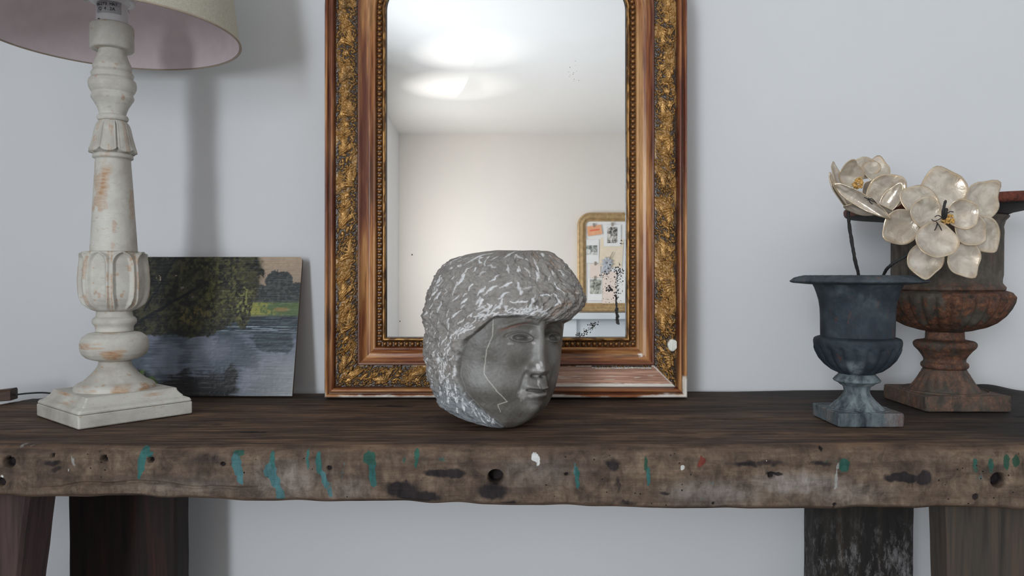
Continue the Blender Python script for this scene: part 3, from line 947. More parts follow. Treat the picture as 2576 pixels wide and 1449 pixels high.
# even sampling along the outline
yk = np.array([r[0] for r in tab]); arc = np.concatenate([[0], np.cumsum(np.hypot(np.diff(tab[:, 0]), 0.5 * np.hypot(np.diff(tab[:, 1]), np.diff(tab[:, 2]))))])
q = np.linspace(0, arc[-1], NZ)
py_ = np.interp(q, arc, tab[:, 0]); pl = np.interp(q, arc, tab[:, 1]); pr_ = np.interp(q, arc, tab[:, 2])
for _ in range(10):
    for A_ in (pl, pr_, py_): A_[1:-1] = (A_[:-2] + 2 * A_[1:-1] + A_[2:]) / 4
dep = np.interp(py_, [636, 720, 900, 1000, 1040, 1078], [1.10, 1.098, 1.095, 1.075, 1.055, 1.028])
hb = np.interp(py_, [636, 636.8, 641, 660, 690, 740, 860, 950, 1010, 1050, 1070, 1077, 1078], [.006, .04, .056, .082, .098, .108, .112, .104, .086, .056, .03, .012, .003])
def smo(a, n=45):
    a = a.copy()
    for _ in range(n): a[1:-1] = (a[:-2] + 2 * a[1:-1] + a[2:]) / 4
    return a


dep = smo(dep, 200); e0, e1 = hb[:12].copy(), hb[-12:].copy(); hb = smo(hb, 120)
cxw, zw, s_ = Pn((pl + pr_) / 2, py_, dep)
aw = (pr_ - pl) / 2 * s_
# theta: 0 = toward camera; + = viewer's right. denser on the camera side
uu = np.linspace(-1, 1, NT, endpoint=False)
th = math.pi * (0.62 * uu + 0.38 * uu ** 3)
TH_, PY = np.meshgrid(th, py_, indexing='xy')
A_ = aw[:, None]; B_ = hb[:, None]
sx_ = np.sin(TH_); cy_ = np.cos(TH_)
ex_ = 0.90
bx = cxw[:, None] + A_ * np.sign(sx_) * np.abs(sx_) ** ex_
by = dep[:, None] - B_ * np.sign(cy_) * np.abs(cy_) ** ex_
bz = np.repeat(zw[:, None], NT, 1)
nxn = sx_ / np.maximum(A_, .01); nyn = -cy_ / np.maximum(B_, .01); nl = np.hypot(nxn, nyn); nxn /= nl; nyn /= nl
S0 = 1.09 / F
PXf = 1249 + 174 * sx_                       # nominal front pixel of a direction
YAW = math.radians(37)
NYAW = math.radians(24)
U_ = (TH_ - YAW) * 176.0                     # arc from the midline, px
Yp = HY + (PY - HY) * dep[:, None] / by
Yp = np.where(PY > 1040, PY + (Yp - PY) * 1.0, Yp)
G = lambda u, v, cu, cv, su, sv: np.exp(-((u - cu) / su) ** 2 - ((v - cv) / sv) ** 2)
# face mask
thb = np.interp(Yp, [785, 800, 830, 860, 900, 950, 990, 1030, 1060, 1078], [1300, 1245, 1208, 1174, 1156, 1152, 1166, 1202, 1245, 1268])
wob = 10 * (fbm(U_ / 22, Yp / 22, oct=3, seed=71) - .5)
actual_px = CX + bx / by * F
left_m = ss(-5, 5, actual_px - thb + wob * .5)
hair_low = np.interp(U_, [-150, -90, -40, 0, 40, 90], [806, 799, 803, 808, 812, 812]) + wob
top_m = ss(-5, 6, Yp - hair_low)
right_m = ss(math.radians(118), math.radians(104), TH_) * ss(math.radians(-80), math.radians(-60), TH_)
bot_m = 1.0
face = left_m * top_m * right_m * bot_m
# fringe ridge standing proud
Rr = 0 * TH_
Rr += 13 * (1 - face) * ss(-110, -60, TH_ * 57.3) * ss(150, 110, TH_ * 57.3) * np.exp(-((Yp - 790) / 60) ** 2) * .7
Rr += -6 * face
# temple/jaw: ledge between hair and face
Rr += 5 * (1 - left_m) * np.exp(-((actual_px - thb) / 30) ** 2) * (Yp > 810)
F_ = 0 * TH_
U_hair = U_
eyes = 0 * TH_
U_ = U_ - 11 * ss(945, 1000, Yp)
side = np.abs(U_)
F_ += -11 * (G(U_, Yp, -44, 836, 27, 15) + G(U_, Yp, 46, 838, 27, 15))                    # sockets
F_ += -7 * (G(U_, Yp, -25, 842, 12, 12) + G(U_, Yp, 26, 842, 12, 12))
F_ += 8.5 * (G(U_, Yp, -54, 855, 22, 11) + G(U_, Yp, 54, 856, 22, 11))                    # eyeballs
for sgn, cu in ((-1, -53), (1, 54)):
    e = np.sqrt(((U_ - cu) / 27) ** 2 + ((Yp - 855 + sgn * 0.05 * (U_ - cu)) / np.where(Yp < 855, 10.5, 9.0)) ** 2)
    eyes = np.maximum(eyes, ss(.86, .6, e))
    F_ += 5.0 * np.exp(-((e - 1) / .15) ** 2) - 5.5 * ss(.9, .6, e) + 2.0 * ss(.5, .1, e)
    F_ += -3.6 * np.exp(-((e - 1.42) / .13) ** 2) * (Yp < 855)
    bu = (U_ - sgn * 14) * sgn
    brow_y = 822 - 8 * np.sin(np.clip(bu / 75, 0, 1) * math.pi * .75) + 14 * np.clip(bu / 80, 0, 1.4) ** 2
    F_ += 5.5 * np.exp(-((Yp - brow_y + 6) / 8) ** 2) * ss(-6, 6, bu) * ss(100, 60, bu)
    F_ += -2.0 * np.exp(-((Yp - brow_y - 2) / 2) ** 2) * ss(-6, 6, bu) * ss(90, 60, bu)
    F_ += 6 * G(U_, Yp, sgn * 72, 905, 34, 30)                                             # cheekbone
    F_ += -4.5 * np.exp(-((side - (34 + (Yp - 940) * .45)) / 7) ** 2) * ss(925, 945, Yp) * ss(1004, 980, Yp) * (np.sign(U_) == sgn)
    F_ += -5 * G(U_, Yp, sgn * 60, 985, 22, 34)
# nose
tn = np.clip((Yp - 808) / (940 - 808), 0, 1)
nh = (9 + 18 * tn ** 1.3) * ss(956, 934, Yp) * ss(790, 825, Yp)
nw = 15 + 8 * tn ** 1.5
NOSE = nh * np.exp(-np.abs(U_ / nw) ** 2.2)
NOSE += 11 * (G(U_, Yp, -27, 934, 11, 11) + G(U_, Yp, 27, 934, 11, 11)) + 6 * G(U_, Yp, 0, 928, 17, 15)
NOSE += -13 * (G(U_, Yp, -14, 951, 9, 4.5) + G(U_, Yp, 14, 951, 9, 4.5))
# mouth and chin
F_ += 10 * G(U_, Yp, 0, 986, 46, 30)
mc = 987 + 3.0 * np.cos(np.clip(U_ / 36, -1.2, 1.2) * math.pi) * .6 + .0015 * U_ ** 2
mw_ = ss(44, 32, side)
F_ += -10 * np.exp(-((Yp - mc) / 2.8) ** 2) * mw_
F_ += 7.5 * np.exp(-((Yp - (mc - 8)) / 5.0) ** 2) * ss(42, 22, side) * (1 - .35 * np.exp(-(U_ / 6) ** 2))
F_ += 8.0 * np.exp(-((Yp - (mc + 10)) / 7) ** 2) * ss(38, 16, side)
F_ += -6.5 * G(U_, Yp, 0, 1014, 32, 7)
F_ += -3.5 * G(U_, Yp, 0, 966, 6, 10)
F_ += 11 * G(U_, Yp, 0, 1036, 34, 18)
F_ += 3 * (fbm(U_ / 60, Yp / 60, oct=3, seed=81) - .5)
U_face = U_
U_ = U_hair
# chisel marks on the hair
hair = 1 - face
rh = np.random.RandomState(5)
mark = np.zeros_like(TH_)
wu = U_ + 9 * (fbm(U_ / 9, Yp / 9, oct=3, seed=72) - .5); wv = Yp + 9 * (fbm(U_ / 9 + 40, Yp / 9, oct=3, seed=73) - .5)
placed = []
cnt = 0
while cnt < 300:
    u0 = rh.uniform(-330, 180); v0 = rh.uniform(640, 1070)
    if any(abs(u0 - a) < 17 and abs(v0 - b_) < 19 for a, b_ in placed):
        if rh.rand() < .93: continue
    placed.append((u0, v0)); cnt += 1
    px0 = 1249 + 174 * math.sin(max(-1.57, min(1.57, u0 / 176 + YAW)))
    if u0 < -105: ang = math.radians(rh.normal(66, 14))
    else: ang = math.radians(rh.normal(35, 38))
    if v0 < 680: ang = math.radians(rh.normal(25, 45))
    L_ = rh.uniform(6, 18); W_ = rh.uniform(1.6, 3.6); st = rh.uniform(.5, 1.0)
    if u0 > 20 and v0 < 800: L_ *= .5; st *= .8
    ca, sa = math.cos(ang), -math.sin(ang)
    sel = (np.abs(U_ - u0) < L_ + 10) & (np.abs(Yp - v0) < L_ + 10)
    du = wu[sel] - u0; dv = wv[sel] - v0
    tq = np.clip(du * ca + dv * sa, -L_, L_)
    dd = np.hypot(du - tq * ca, dv - tq * sa)
    wl = W_ * (1 - .6 * np.abs(tq) / L_)
    mark[sel] = np.maximum(mark[sel], st * ss(1.5, .6, dd / wl))
# marks clustered where hair meets brow and jaw
for _ in range(70):
    v0 = rh.uniform(800, 1070); pxb = np.interp(v0, [785, 800, 830, 860, 900, 950, 990, 1030, 1060, 1078], [1300, 1245, 1208, 1174, 1156, 1152, 1166, 1202, 1245, 1268]) - rh.uniform(2, 34)
    u0 = (math.asin(max(-1, min(1, (pxb - 1249) / 174))) - YAW) * 176; ang = math.radians(rh.normal(45 if v0 < 880 else 75, 25)); L_ = rh.uniform(4, 11)
    ca, sa = math.cos(ang), -math.sin(ang)
    sel = (np.abs(U_ - u0) < L_ + 8) & (np.abs(Yp - v0) < L_ + 8)
    du = wu[sel] - u0; dv = wv[sel] - v0; tq = np.clip(du * ca + dv * sa, -L_, L_); dd = np.hypot(du - tq * ca, dv - tq * sa)
    mark[sel] = np.maximum(mark[sel], .8 * ss(1.5, .6, dd / 1.4))
for _ in range(60):
    u0 = rh.uniform(-150, -20); v0 = 806 - rh.uniform(2, 26); ang = math.radians(rh.normal(20, 45)); L_ = rh.uniform(4, 12); ca, sa = math.cos(ang), -math.sin(ang)
    sel = (np.abs(U_ - u0) < L_ + 8) & (np.abs(Yp - v0) < L_ + 8)
    du = wu[sel] - u0; dv = wv[sel] - v0; tq = np.clip(du * ca + dv * sa, -L_, L_); dd = np.hypot(du - tq * ca, dv - tq * sa)
    mark[sel] = np.maximum(mark[sel], .75 * ss(1.5, .6, dd / 1.5))
mark *= hair
rough = (fbm(U_ / 14, Yp / 14, oct=4, seed=75) - .5); rough2 = fbm(U_ / 38, Yp / 38, oct=3, seed=76) - .5
polefade = ss(0.0, 0.05, aw)[:, None]
HR = hair * (17 * rough + 18 * rough2) * polefade - 2.0 * mark
fring = np.exp(-((Yp - 780) / 34) ** 2) * ss(-120, -40, U_) * hair
HR += fring * 9 * (fbm(U_ / 11, Yp / 9, oct=3, seed=78) - .45)
Rr += -2.5 * 0
tot = (Rr + F_ * face + HR + 0.5 * (fbm(U_ / 5, Yp / 5, oct=2, seed=79) - .5)) * S0 * polefade
NZv = NOSE * face * S0
X = bx + nxn * tot + math.sin(NYAW) * NZv
Yv = by + nyn * tot - math.cos(NYAW) * NZv
Zv = bz + (rough * hair * 5 * S0) * (Yp < 700)
# scratch on the cheek, pale chips
line = np.zeros_like(TH_)
apx = CX + X / Yv * F
pl_ = [(1241, 806), (1239, 850), (1224, 885), (1217, 945), (1226, 960), (1250, 990), (1276, 1016), (1252, 1024), (1259, 1042)]
jpx = apx + 2 * (fbm(U_ / 6, Yp / 6, oct=2, seed=83) - .5)
for (x0, y0), (x1, y1) in zip(pl_[:-1], pl_[1:]):
    L2 = (x1 - x0) ** 2 + (y1 - y0) ** 2
    tq = np.clip(((jpx - x0) * (x1 - x0) + (Yp - y0) * (y1 - y0)) / L2, 0, 1)
    dd = np.hypot(jpx - x0 - tq * (x1 - x0), Yp - y0 - tq * (y1 - y0))
    line = np.maximum(line, .8 * ss(1.7, .4, dd) * (np.abs(TH_) < 1.6))
chips = np.zeros_like(TH_)
nzz = fbm(U_ / 7, Yp / 7, oct=3, seed=84) - .5
for (cu, cv, su, sv, a) in [(0, 967, 5, 11, .85), (-4, 950, 7, 3, .5), (-14, 924, 4, 8, .75), (-6, 918, 3, 6, .5), (-22, 868, 5, 3, .4), (-10, 1000, 14, 5, .35), (-40, 1000, 12, 12, .22), (-15, 935, 14, 8, .25), (-80, 870, 8, 3, .25)]:
    chips = np.maximum(chips, a * ss(1.3, .6, np.hypot((U_ - cu) / su, (Yp - cv) / sv) + nzz * 1.2))
n1 = fbm(U_ / 60, Yp / 60, oct=4, seed=85); n2 = fbm(U_ / 5, Yp / 5, oct=3, seed=86)
hcol = mixc(np.broadcast_to(np.array(alb(100, 95, 90))[:3], TH_.shape + (3,)), np.broadcast_to(np.array(alb(150, 144, 138))[:3], TH_.shape + (3,)), np.clip(.25 + .6 * n2 + .4 * (n1 - .5), 0, 1))
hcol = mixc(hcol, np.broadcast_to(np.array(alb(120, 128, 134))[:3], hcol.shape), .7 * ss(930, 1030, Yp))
hcol = mixc(hcol, np.broadcast_to(np.array(alb(140, 112, 90))[:3], hcol.shape), .5 * ss(.55, .75, fbm(U_ / 16, Yp / 16, oct=3, seed=87)) * ss(-60, 0, U_) * (Yp < 800))
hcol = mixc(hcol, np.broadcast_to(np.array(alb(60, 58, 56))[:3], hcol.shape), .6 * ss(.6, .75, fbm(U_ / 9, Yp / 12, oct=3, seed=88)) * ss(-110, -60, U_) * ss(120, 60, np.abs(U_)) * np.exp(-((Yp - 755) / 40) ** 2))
fcol = mixc(np.broadcast_to(np.array(alb(72, 67, 60))[:3], hcol.shape), np.broadcast_to(np.array(alb(104, 101, 96))[:3], hcol.shape), ss(.3, .7, n1) * .8 + .2 * n2)
fcol = mixc(fcol, np.broadcast_to(np.array(alb(110, 72, 58))[:3], hcol.shape), .7 * np.exp(-((Yp - 826 + .32 * (U_ + 75)) / 3.5) ** 2) * ss(-115, -95, U_) * ss(-30, -50, U_))
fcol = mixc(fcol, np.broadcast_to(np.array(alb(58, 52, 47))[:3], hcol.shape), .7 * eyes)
fcol = mixc(fcol, np.broadcast_to(np.array(alb(126, 124, 120))[:3], hcol.shape), .55 * G(U_, Yp, -8, 880, 10, 60) + .5 * G(U_face, Yp, -18, 1008, 26, 10))  # nose ridge and lower lip lightened, their highlights put into the colour
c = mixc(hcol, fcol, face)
c = mixc(c, np.broadcast_to(np.array(alb(222, 220, 216))[:3], c.shape), np.clip(mark * .85, 0, 1))
c = mixc(c, np.broadcast_to(np.array(alb(200, 196, 182))[:3], c.shape), line * .55 * face)
c = mixc(c, np.broadcast_to(np.array(alb(196, 190, 188))[:3], c.shape), chips * face)
# rest on the slab
HC = Vector((float(cxw.mean()), 1.09, TOP))
zmin = Zv.min()
V = np.stack([X - HC.x, Yv - HC.y, Zv - zmin + 0.0002], -1)
Fq = grid_faces(NZ, NT, False, True, flip=False)
me = quads_mesh('head', V, Fq, {'Col': c.reshape(-1, 3), 'hair': hair.ravel()})
bm = bmesh.new(); bm.from_mesh(me); bm.verts.ensure_lookup_table()
bm.faces.new([bm.verts[k] for k in range(NT)]); bm.faces.new([bm.verts[(NZ - 1) * NT + k] for k in reversed(range(NT))])
bmesh.ops.recalc_face_normals(bm, faces=bm.faces); bm.to_mesh(me); bm.free(); smooth(me)
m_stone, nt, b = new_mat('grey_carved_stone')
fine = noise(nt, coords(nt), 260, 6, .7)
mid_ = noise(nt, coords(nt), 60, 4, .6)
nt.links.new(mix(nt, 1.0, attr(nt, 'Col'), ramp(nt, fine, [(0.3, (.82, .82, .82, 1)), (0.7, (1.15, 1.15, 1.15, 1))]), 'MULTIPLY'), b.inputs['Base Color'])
nt.links.new(ramp(nt, attr(nt, 'hair', 'Fac'), [(0, (.42, .42, .42, 1)), (1, (.8, .8, .8, 1))]), b.inputs['Roughness'])
hb_ = mth(nt, 'MULTIPLY', mth(nt, 'ADD', fine, mid_), mth(nt, 'ADD', mth(nt, 'MULTIPLY', attr(nt, 'hair', 'Fac'), .9), .12))
bump(nt, b, hb_, 0.6, 0.0018)
head = link('stone_head', me, m_stone, None, HC)
tag(head, 'grey stone head with chisel-marked hair and smooth face, in front of the mirror', 'sculpture')

# ------------------------------------------------------------------ table lamp
KO = 0.70
LX, LY = -0.602, 1.119
ls = LY / F
m_lamp, nt, b = new_mat('distressed_off_white_paint')
lv = coords(nt); ln = noise(nt, lv, 18, 6, .62, .3); lf = noise(nt, coords(nt, (1, 1, 3.5)), 70, 6, .7)
c = ramp(nt, ln, [(0.3, alb(160, 153, 142)), (0.55, alb(186, 182, 172)), (0.8, alb(200, 198, 190))])
sm = mth(nt, 'ADD', mth(nt, 'MULTIPLY', ln, .55), mth(nt, 'MULTIPLY', lf, .55))
c = mix(nt, ramp(nt, sm, [(0.66, (0, 0, 0, 1)), (0.70, (.6, .6, .6, 1))]), c, alb(168, 140, 112))
c = mix(nt, mth(nt, 'MULTIPLY', attr(nt, 'wear', 'Fac'), 1.0), c, ramp(nt, lf, [(0.4, alb(182, 158, 134)), (0.6, alb(160, 118, 78))]))
c = mix(nt, ramp(nt, lf, [(0.3, (.35, .35, .35, 1)), (0.42, (0, 0, 0, 1))]), c, alb(120, 112, 100))
nt.links.new(c, b.inputs['Base Color']); b.inputs['Roughness'].default_value = .6
bump(nt, b, mth(nt, 'ADD', lf, sm), .3, .0012)

lamp = empty('table_lamp', (LX, LY, TOP), (0, 0, 0), 'tall distressed off-white carved wooden table lamp with wide linen shade, left end of bench', 'lamp')
ROT = math.atan2(0.126, 0.106)          # base front-right edge direction
z_of = lambda py: zpx(py, LY) - TOP


def lp(lst): return [(h * spx(y, LY), z_of(y)) for h, y in lst]


def wear_attr(me, fn):
    co = np.zeros(len(me.vertices) * 3, np.float32); me.vertices.foreach_get('co', co); co = co.reshape(-1, 3)
    if 'wear' not in me.attributes: me.attributes.new('wear', 'FLOAT', 'POINT')
    me.attributes['wear'].data.foreach_set('value', np.asarray(fn(co), np.float32))


def edge_wear(co):
    n = fbm(co[:, 0] * 130 + 9, co[:, 1] * 130, co[:, 2] * 160, oct=3, seed=301)
    return .7 * ss(.70, .75, n)


def sqring(half, z, c=0.004, n=4):
    pts = []
    for qx, qy, a0 in ((1, 1, 0), (-1, 1, 90), (-1, -1, 180), (1, -1, 270)):
        for k in range(n + 1):
            a = math.radians(a0 + 90 * k / n)
            pts.append(((half - c) * qx + c * math.cos(a), (half - c) * qy + c * math.sin(a), z))
    return pts


def sq_stack(name, rings, mat, parent, rotz, extra=None):
    bm = bmesh.new(); prev = None; first = None
    for h, z, c in rings:
        r_ = [bm.verts.new(p) for p in sqring(h, z, c)]
        if prev:
            n = len(r_)
            for i in range(n): bm.faces.new((prev[i], prev[(i + 1) % n], r_[(i + 1) % n], r_[i]))
        else: first = r_
        prev = r_
    bm.faces.new(first[::-1]); bm.faces.new(prev)
    bmesh.ops.rotate(bm, verts=bm.verts, cent=(0, 0, 0), matrix=Matrix.Rotation(rotz, 3, 'Z'))
    o = bm_obj(name, bm, mat, parent)
    return o


rz = math.radians(50)
HB = 0.0805
o = sq_stack('plinth', [(HB - .001, .0005, .002), (HB, .002, .003), (HB, .018, .003), (HB - .001, .0188, .003)], m_lamp, lamp, rz)
wear_attr(o.data, edge_wear)
rings = [(HB - .0012, .0196, .003), (HB - .0008, .0215, .003), (HB - .0025, .0245, .003), (HB - .007, .0265, .003), (HB - .0095, .0275, .003), (HB - .0095, .029, .003)]
for k in range(7):
    t = k / 6; rings.append((HB - .0095 - .0065 * math.sin(t * math.pi / 2), .029 + .0105 * t, .003))
rings.append((HB - .0172, .0402, .004))
o = sq_stack('stepped_base', rings, m_lamp, lamp, rz)
bmx = bmesh.new(); bmx.from_mesh(o.data); bmesh.ops.subdivide_edges(bmx, edges=bmx.edges, cuts=6, use_grid_fill=True); bmx.to_mesh(o.data); bmx.free()
wear_attr(o.data, lambda co: np.maximum(edge_wear(co), .95 * ss(.012, .0, np.hypot((co[:, 0] + .045) * .6, co[:, 1] + .035) - .012 + .02 * (fbm(co[:, 0] * 60, co[:, 1] * 60, oct=3, seed=5) - .5)) * (co[:, 2] > .036)))
base_top = .0402


def lathe_part(name, lst, n=72, step=.0012, fn=None, sp=2, parent=None, mat=None, wfn=None):
    me = lathe_mesh(name, lst, n, step, fn, sp)
    if mat is None: wear_attr(me, wfn or edge_wear)
    o = link(name, me, mat or m_lamp, parent or lamp)
    return o


lathe_part('foot', [(0.001, base_top - .002), (93 * ls, base_top - .002)] + lp([(93, 978), (92, 968), (86, 962), (72, 955), (55, 940), (43, 925), (38, 918), (37, 908), (34, 905)]) + [(0.001, z_of(904))],
           wfn=lambda co: np.maximum(edge_wear(co), .9 * ss(.5, .62, fbm(co[:, 0] * 60, co[:, 1] * 60, co[:, 2] * 60, oct=3, seed=306)) * ss(z_of(955), z_of(965), co[:, 2])))


def bunwear(co):
    n = fbm(co[:, 0] * 25, co[:, 1] * 25, co[:, 2] * 260, oct=3, seed=307)
    a = np.arctan2(co[:, 1], co[:, 0]) * 57.3
    patch = ss(22, 10, np.abs(a + 65) + 20 * (n - .5)) * ss(.010, .004, np.abs(co[:, 2] - z_of(888) - (a + 65) * .00008 + .004 * (n - .5)))
    return np.maximum(.7 * ss(.63, .70, n), patch)


lathe_part('bun', [(0.001, z_of(906))] + lp([(38, 906), (50, 903), (64, 898), (74, 888), (78, 876), (78, 862), (74, 848), (62, 838), (50, 835), (42, 834)]) + [(0.001, z_of(834))], wfn=bunwear)
lathe_part('neck_ring', [(0.001, z_of(834))] + lp([(43, 834), (43, 822), (46, 817), (50, 813), (51, 805), (48, 799), (42, 796), (41, 788), (40, 780)]) + [(0.001, z_of(780))])


def tulip(Tt, R, Z):
    top, bot = z_of(634), z_of(782)
    t = (Z - bot) / (top - bot)
    n = 8
    ph = ((Tt + 0.42) / (2 * math.pi) * n) % 1.0 * 2 - 1
    hw = 0.93 * np.where(t > .78, np.sqrt(np.clip(1 - ((t - .78) / .20) ** 2, 0, 1)), 1) * (0.80 + .2 * ss(0, .35, t))
    dd = np.abs(ph) - hw * .86
    wall_ = R > 0.028
    rim = .0030 * np.exp(-((dd) / .12) ** 2) * ss(.0, .12, t) * ss(1.0, .97, t)
    inside = -0.0035 * ss(0.02, -.22, dd) * ss(.0, .12, t)
    outside = -0.004 * ss(.16, .35, dd) * (t > .6)
    return R + np.where((t > 0) & (t < 1.0) & wall_, rim + inside + outside, 0), Z


def tulipwear(co):
    n = fbm(co[:, 0] * 90, co[:, 1] * 90, co[:, 2] * 90, oct=3, seed=311)
    th_ = np.arctan2(co[:, 1], co[:, 0]); ph = ((th_ + 0.42) / (2 * math.pi) * 8) % 1.0 * 2 - 1
    return np.maximum(.75 * ss(.74, .84, np.abs(ph)) * ss(.98, .88, np.abs(ph)) * ss(.42, .52, n), edge_wear(co))


lathe_part('tulip_cup', [(0.001, z_of(783))] + lp([(40, 783), (52, 778), (66, 765), (73, 750), (76, 730), (77, 705), (75, 675), (72, 650), (73, 640), (72, 634), (58, 633)]) + [(.001, z_of(633))], n=224, fn=tulip, sp=1, wfn=tulipwear)


def colwear(co):
    n = fbm(co[:, 0] * 70, co[:, 1] * 70, co[:, 2] * 45, oct=4, seed=313)
    a = np.arctan2(co[:, 1], co[:, 0]) * 57.3
    zc_ = z_of(468)
    m_ = ss(26, 8, np.abs(a + 92 + (co[:, 2] - zc_) * -250) + 30 * (n - .5)) * ss(.034, .018, np.abs(co[:, 2] - zc_) + .02 * (n - .5))
    m2 = .7 * ss(.52, .6, n) * ss(30, 10, np.abs(a + 110)) * ss(.05, .02, np.abs(co[:, 2] - z_of(530)))
    return np.maximum(np.maximum(m_, m2), .55 * ss(.64, .70, n))


lathe_part('column', [(.001, z_of(634))] + lp([(54, 634), (52, 600), (49, 550), (45, 480), (41, 420), (40, 402), (46, 399), (46, 393), (44, 388)]) + [(.001, z_of(387))], n=96, step=.0018, sp=0, wfn=colwear)


def flare(Tt, R, Z):
    top, bot = z_of(305), z_of(386)
    t = (top - Z) / (top - bot)
    ph = ((Tt + .1) / (2 * math.pi) * 8) % 1.0 * 2 - 1
    on = (t > 0.02) & (t < 1.02) & (R > .014)
    groove = -.0028 * np.exp(-((np.abs(ph) - 1) / .10) ** 2)
    lobe = .0016 * np.cos(ph * math.pi / 2) + .0012 * np.exp(-((np.abs(ph) - .82) / .07) ** 2)
    scal = .006 * ss(.8, 1.0, t) * (np.abs(ph) ** 3)
    return R + np.where(on, (groove + lobe) * ss(0, .15, t), 0), Z + np.where(on, scal, 0)


lathe_part('leaf_collar', [(.001, z_of(388))] + lp([(44, 388), (53, 386), (52, 380), (48, 365), (43, 345), (39, 325), (34, 310), (31, 305)]) + [(.001, z_of(305))], n=192, fn=flare, sp=1, wfn=tulipwear)
lathe_part('turned_baluster', [(.001, z_of(305))] + lp([(32, 305), (35, 302), (36, 297), (34, 292), (30, 290), (31, 284), (36, 270), (43, 258), (48, 250), (49, 246), (47, 240), (46, 236), (50, 231), (54, 222), (55, 213), (53, 204), (48, 199), (46, 196), (48, 193), (49, 188), (46, 183), (43, 179), (44, 174), (45, 169), (43, 163), (37, 150), (32, 135), (29, 120), (29, 100)]) + [(.001, z_of(100))], sp=0)
lathe_part('top_collar', [(.001, z_of(127))] + lp([(28, 127), (47, 127), (50, 124), (50, 68), (47, 64)]) + [(.001, z_of(64))], sp=0, n=64)

m_plastic = simple('white_plastic', (0.80, 0.80, 0.80, 1), 0.35, var=.02, bs=.02)
m_black = simple('black_print', (0.02, 0.02, 0.02, 1), 0.6, var=.1)
sock = lathe_part('lamp_socket', [(.001, z_of(64))] + lp([(36, 64), (36, 14), (40, 10), (48, 4), (49, -6), (49, -14), (36, -16), (36, -60), (0.5, -60)]), n=48, mat=m_plastic, sp=0)
lathe_part('socket_ring', lp([(37, 8), (51, 8), (53, 4), (53, -2), (50, -5), (37, -5)]), n=48, mat=m_plastic, sp=0, parent=sock)
for a_, zz in ((-1.95, 60), (-1.95, 10), (-.95, 8)):
    rr_ = (37 if zz > 30 else 52) * ls
    bm = bmesh.new(); bmesh.ops.create_uvsphere(bm, u_segments=8, v_segments=6, radius=.0016)
    bm_obj('socket_screw', bm, m_black, sock, True, (rr_ * math.cos(a_), rr_ * math.sin(a_), z_of(zz)))
# rating label: foil with small printed lines wrapped on the socket
m_foil = simple('silver_foil_label', (0.5, .5, .52, 1), .4, var=.15, scale=200)


def wrap_patch(name, a0, a1, py0, py1, mat, r=36.6):
    na, nz_ = 16, 3
    aa = np.linspace(a0, a1, na); zz = np.linspace(z_of(py1), z_of(py0), nz_)
    A2, Z2 = np.meshgrid(aa, zz, indexing='ij')
    V = np.stack([r * ls * np.cos(A2), r * ls * np.sin(A2), Z2], -1)
    me = quads_mesh(name, V, grid_faces(na, nz_)); o = link(name, me, mat, sock)
    sol = o.modifiers.new('thickness', 'SOLIDIFY'); sol.thickness = .0001
    return o


wrap_patch('rating_label', math.radians(-122), math.radians(-28), 14, 44, m_foil)


def socket_text(txt, a0, py, size, bm):
    for k, ch in enumerate(txt):
        if ch == ' ': continue
        cu = bpy.data.curves.new('glyph', 'FONT'); cu.body = ch; cu.size = size; cu.align_x = 'CENTER'; cu.extrude = .00004
        o = bpy.data.objects.new('glyph', cu)
        me = bpy.data.meshes.new_from_object(o)
        a = a0 + k * size * .56 / (37 * ls)
        me.transform(Matrix.Translation((37.3 * ls * math.cos(a), 37.3 * ls * math.sin(a), z_of(py))) @ Matrix.Rotation(a + math.pi / 2, 4, 'Z') @ Matrix.Rotation(math.pi / 2, 4, 'X'))
        bm.from_mesh(me); bpy.data.objects.remove(o); bpy.data.meshes.remove(me); bpy.data.curves.remove(cu)


tb = bmesh.new()
socket_text('N6273 MAT.', math.radians(-118), 26, .0062, tb)
socket_text('Q 4.2A', math.radians(-105), 38, .0068, tb)
tm = bpy.data.meshes.new('lettering'); tb.to_mesh(tm); tb.free()
link('printed_lettering', tm, m_black, sock)

# shade
HS, RS = 1.422 - TOP, 0.181
m_linen, nt, b = new_mat('natural_linen_shade')
wv_ = noise(nt, coords(nt, (1, 1, 8)), 160, 4, .7); wv2 = noise(nt, coords(nt, (6, 6, 1)), 160, 4, .7)
wsum = mth(nt, 'ADD', mth(nt, 'MULTIPLY', wv_, .5), mth(nt, 'MULTIPLY', wv2, .5))
nt.links.new(ramp(nt, wsum, [(0.35, alb(150, 145, 128)), (0.65, alb(186, 180, 162))]), b.inputs['Base Color'])
b.inputs['Roughness'].default_value = .95
bump(nt, b, wsum, .4, .0008)
m_lining = simple('pale_shade_lining', alb(204, 190, 191), .8, var=.05, scale=40)
m_rim = simple('beige_shade_binding', alb(158, 142, 124), .85, var=.08, scale=80)
HT = .25; RT = .150
lathe_part('lamp_shade', [(RS, HS), (RT, HS + HT)], n=128, step=.01, mat=m_linen, sp=0)
lathe_part('shade_lining', [(RT - .0012, HS + HT), (RS - .0012, HS + .0003)], n=128, step=.01, mat=m_lining, sp=0)
bp = [(RS + .0009 + .0016 * math.cos(a), HS + .0016 * math.sin(a)) for a in np.linspace(0, 2 * math.pi, 13)]
lathe_part('shade_rim', bp[::-1], n=128, step=.01, mat=m_rim, sp=0)
bp = [(RT + .0009 + .0016 * math.cos(a), HS + HT + .0016 * math.sin(a)) for a in np.linspace(0, 2 * math.pi, 13)]
lathe_part('shade_rim', bp[::-1], n=128, step=.01, mat=m_rim, sp=0)
m_wire = simple('white_coated_wire', (.75, .75, .75, 1), .4, var=.03)
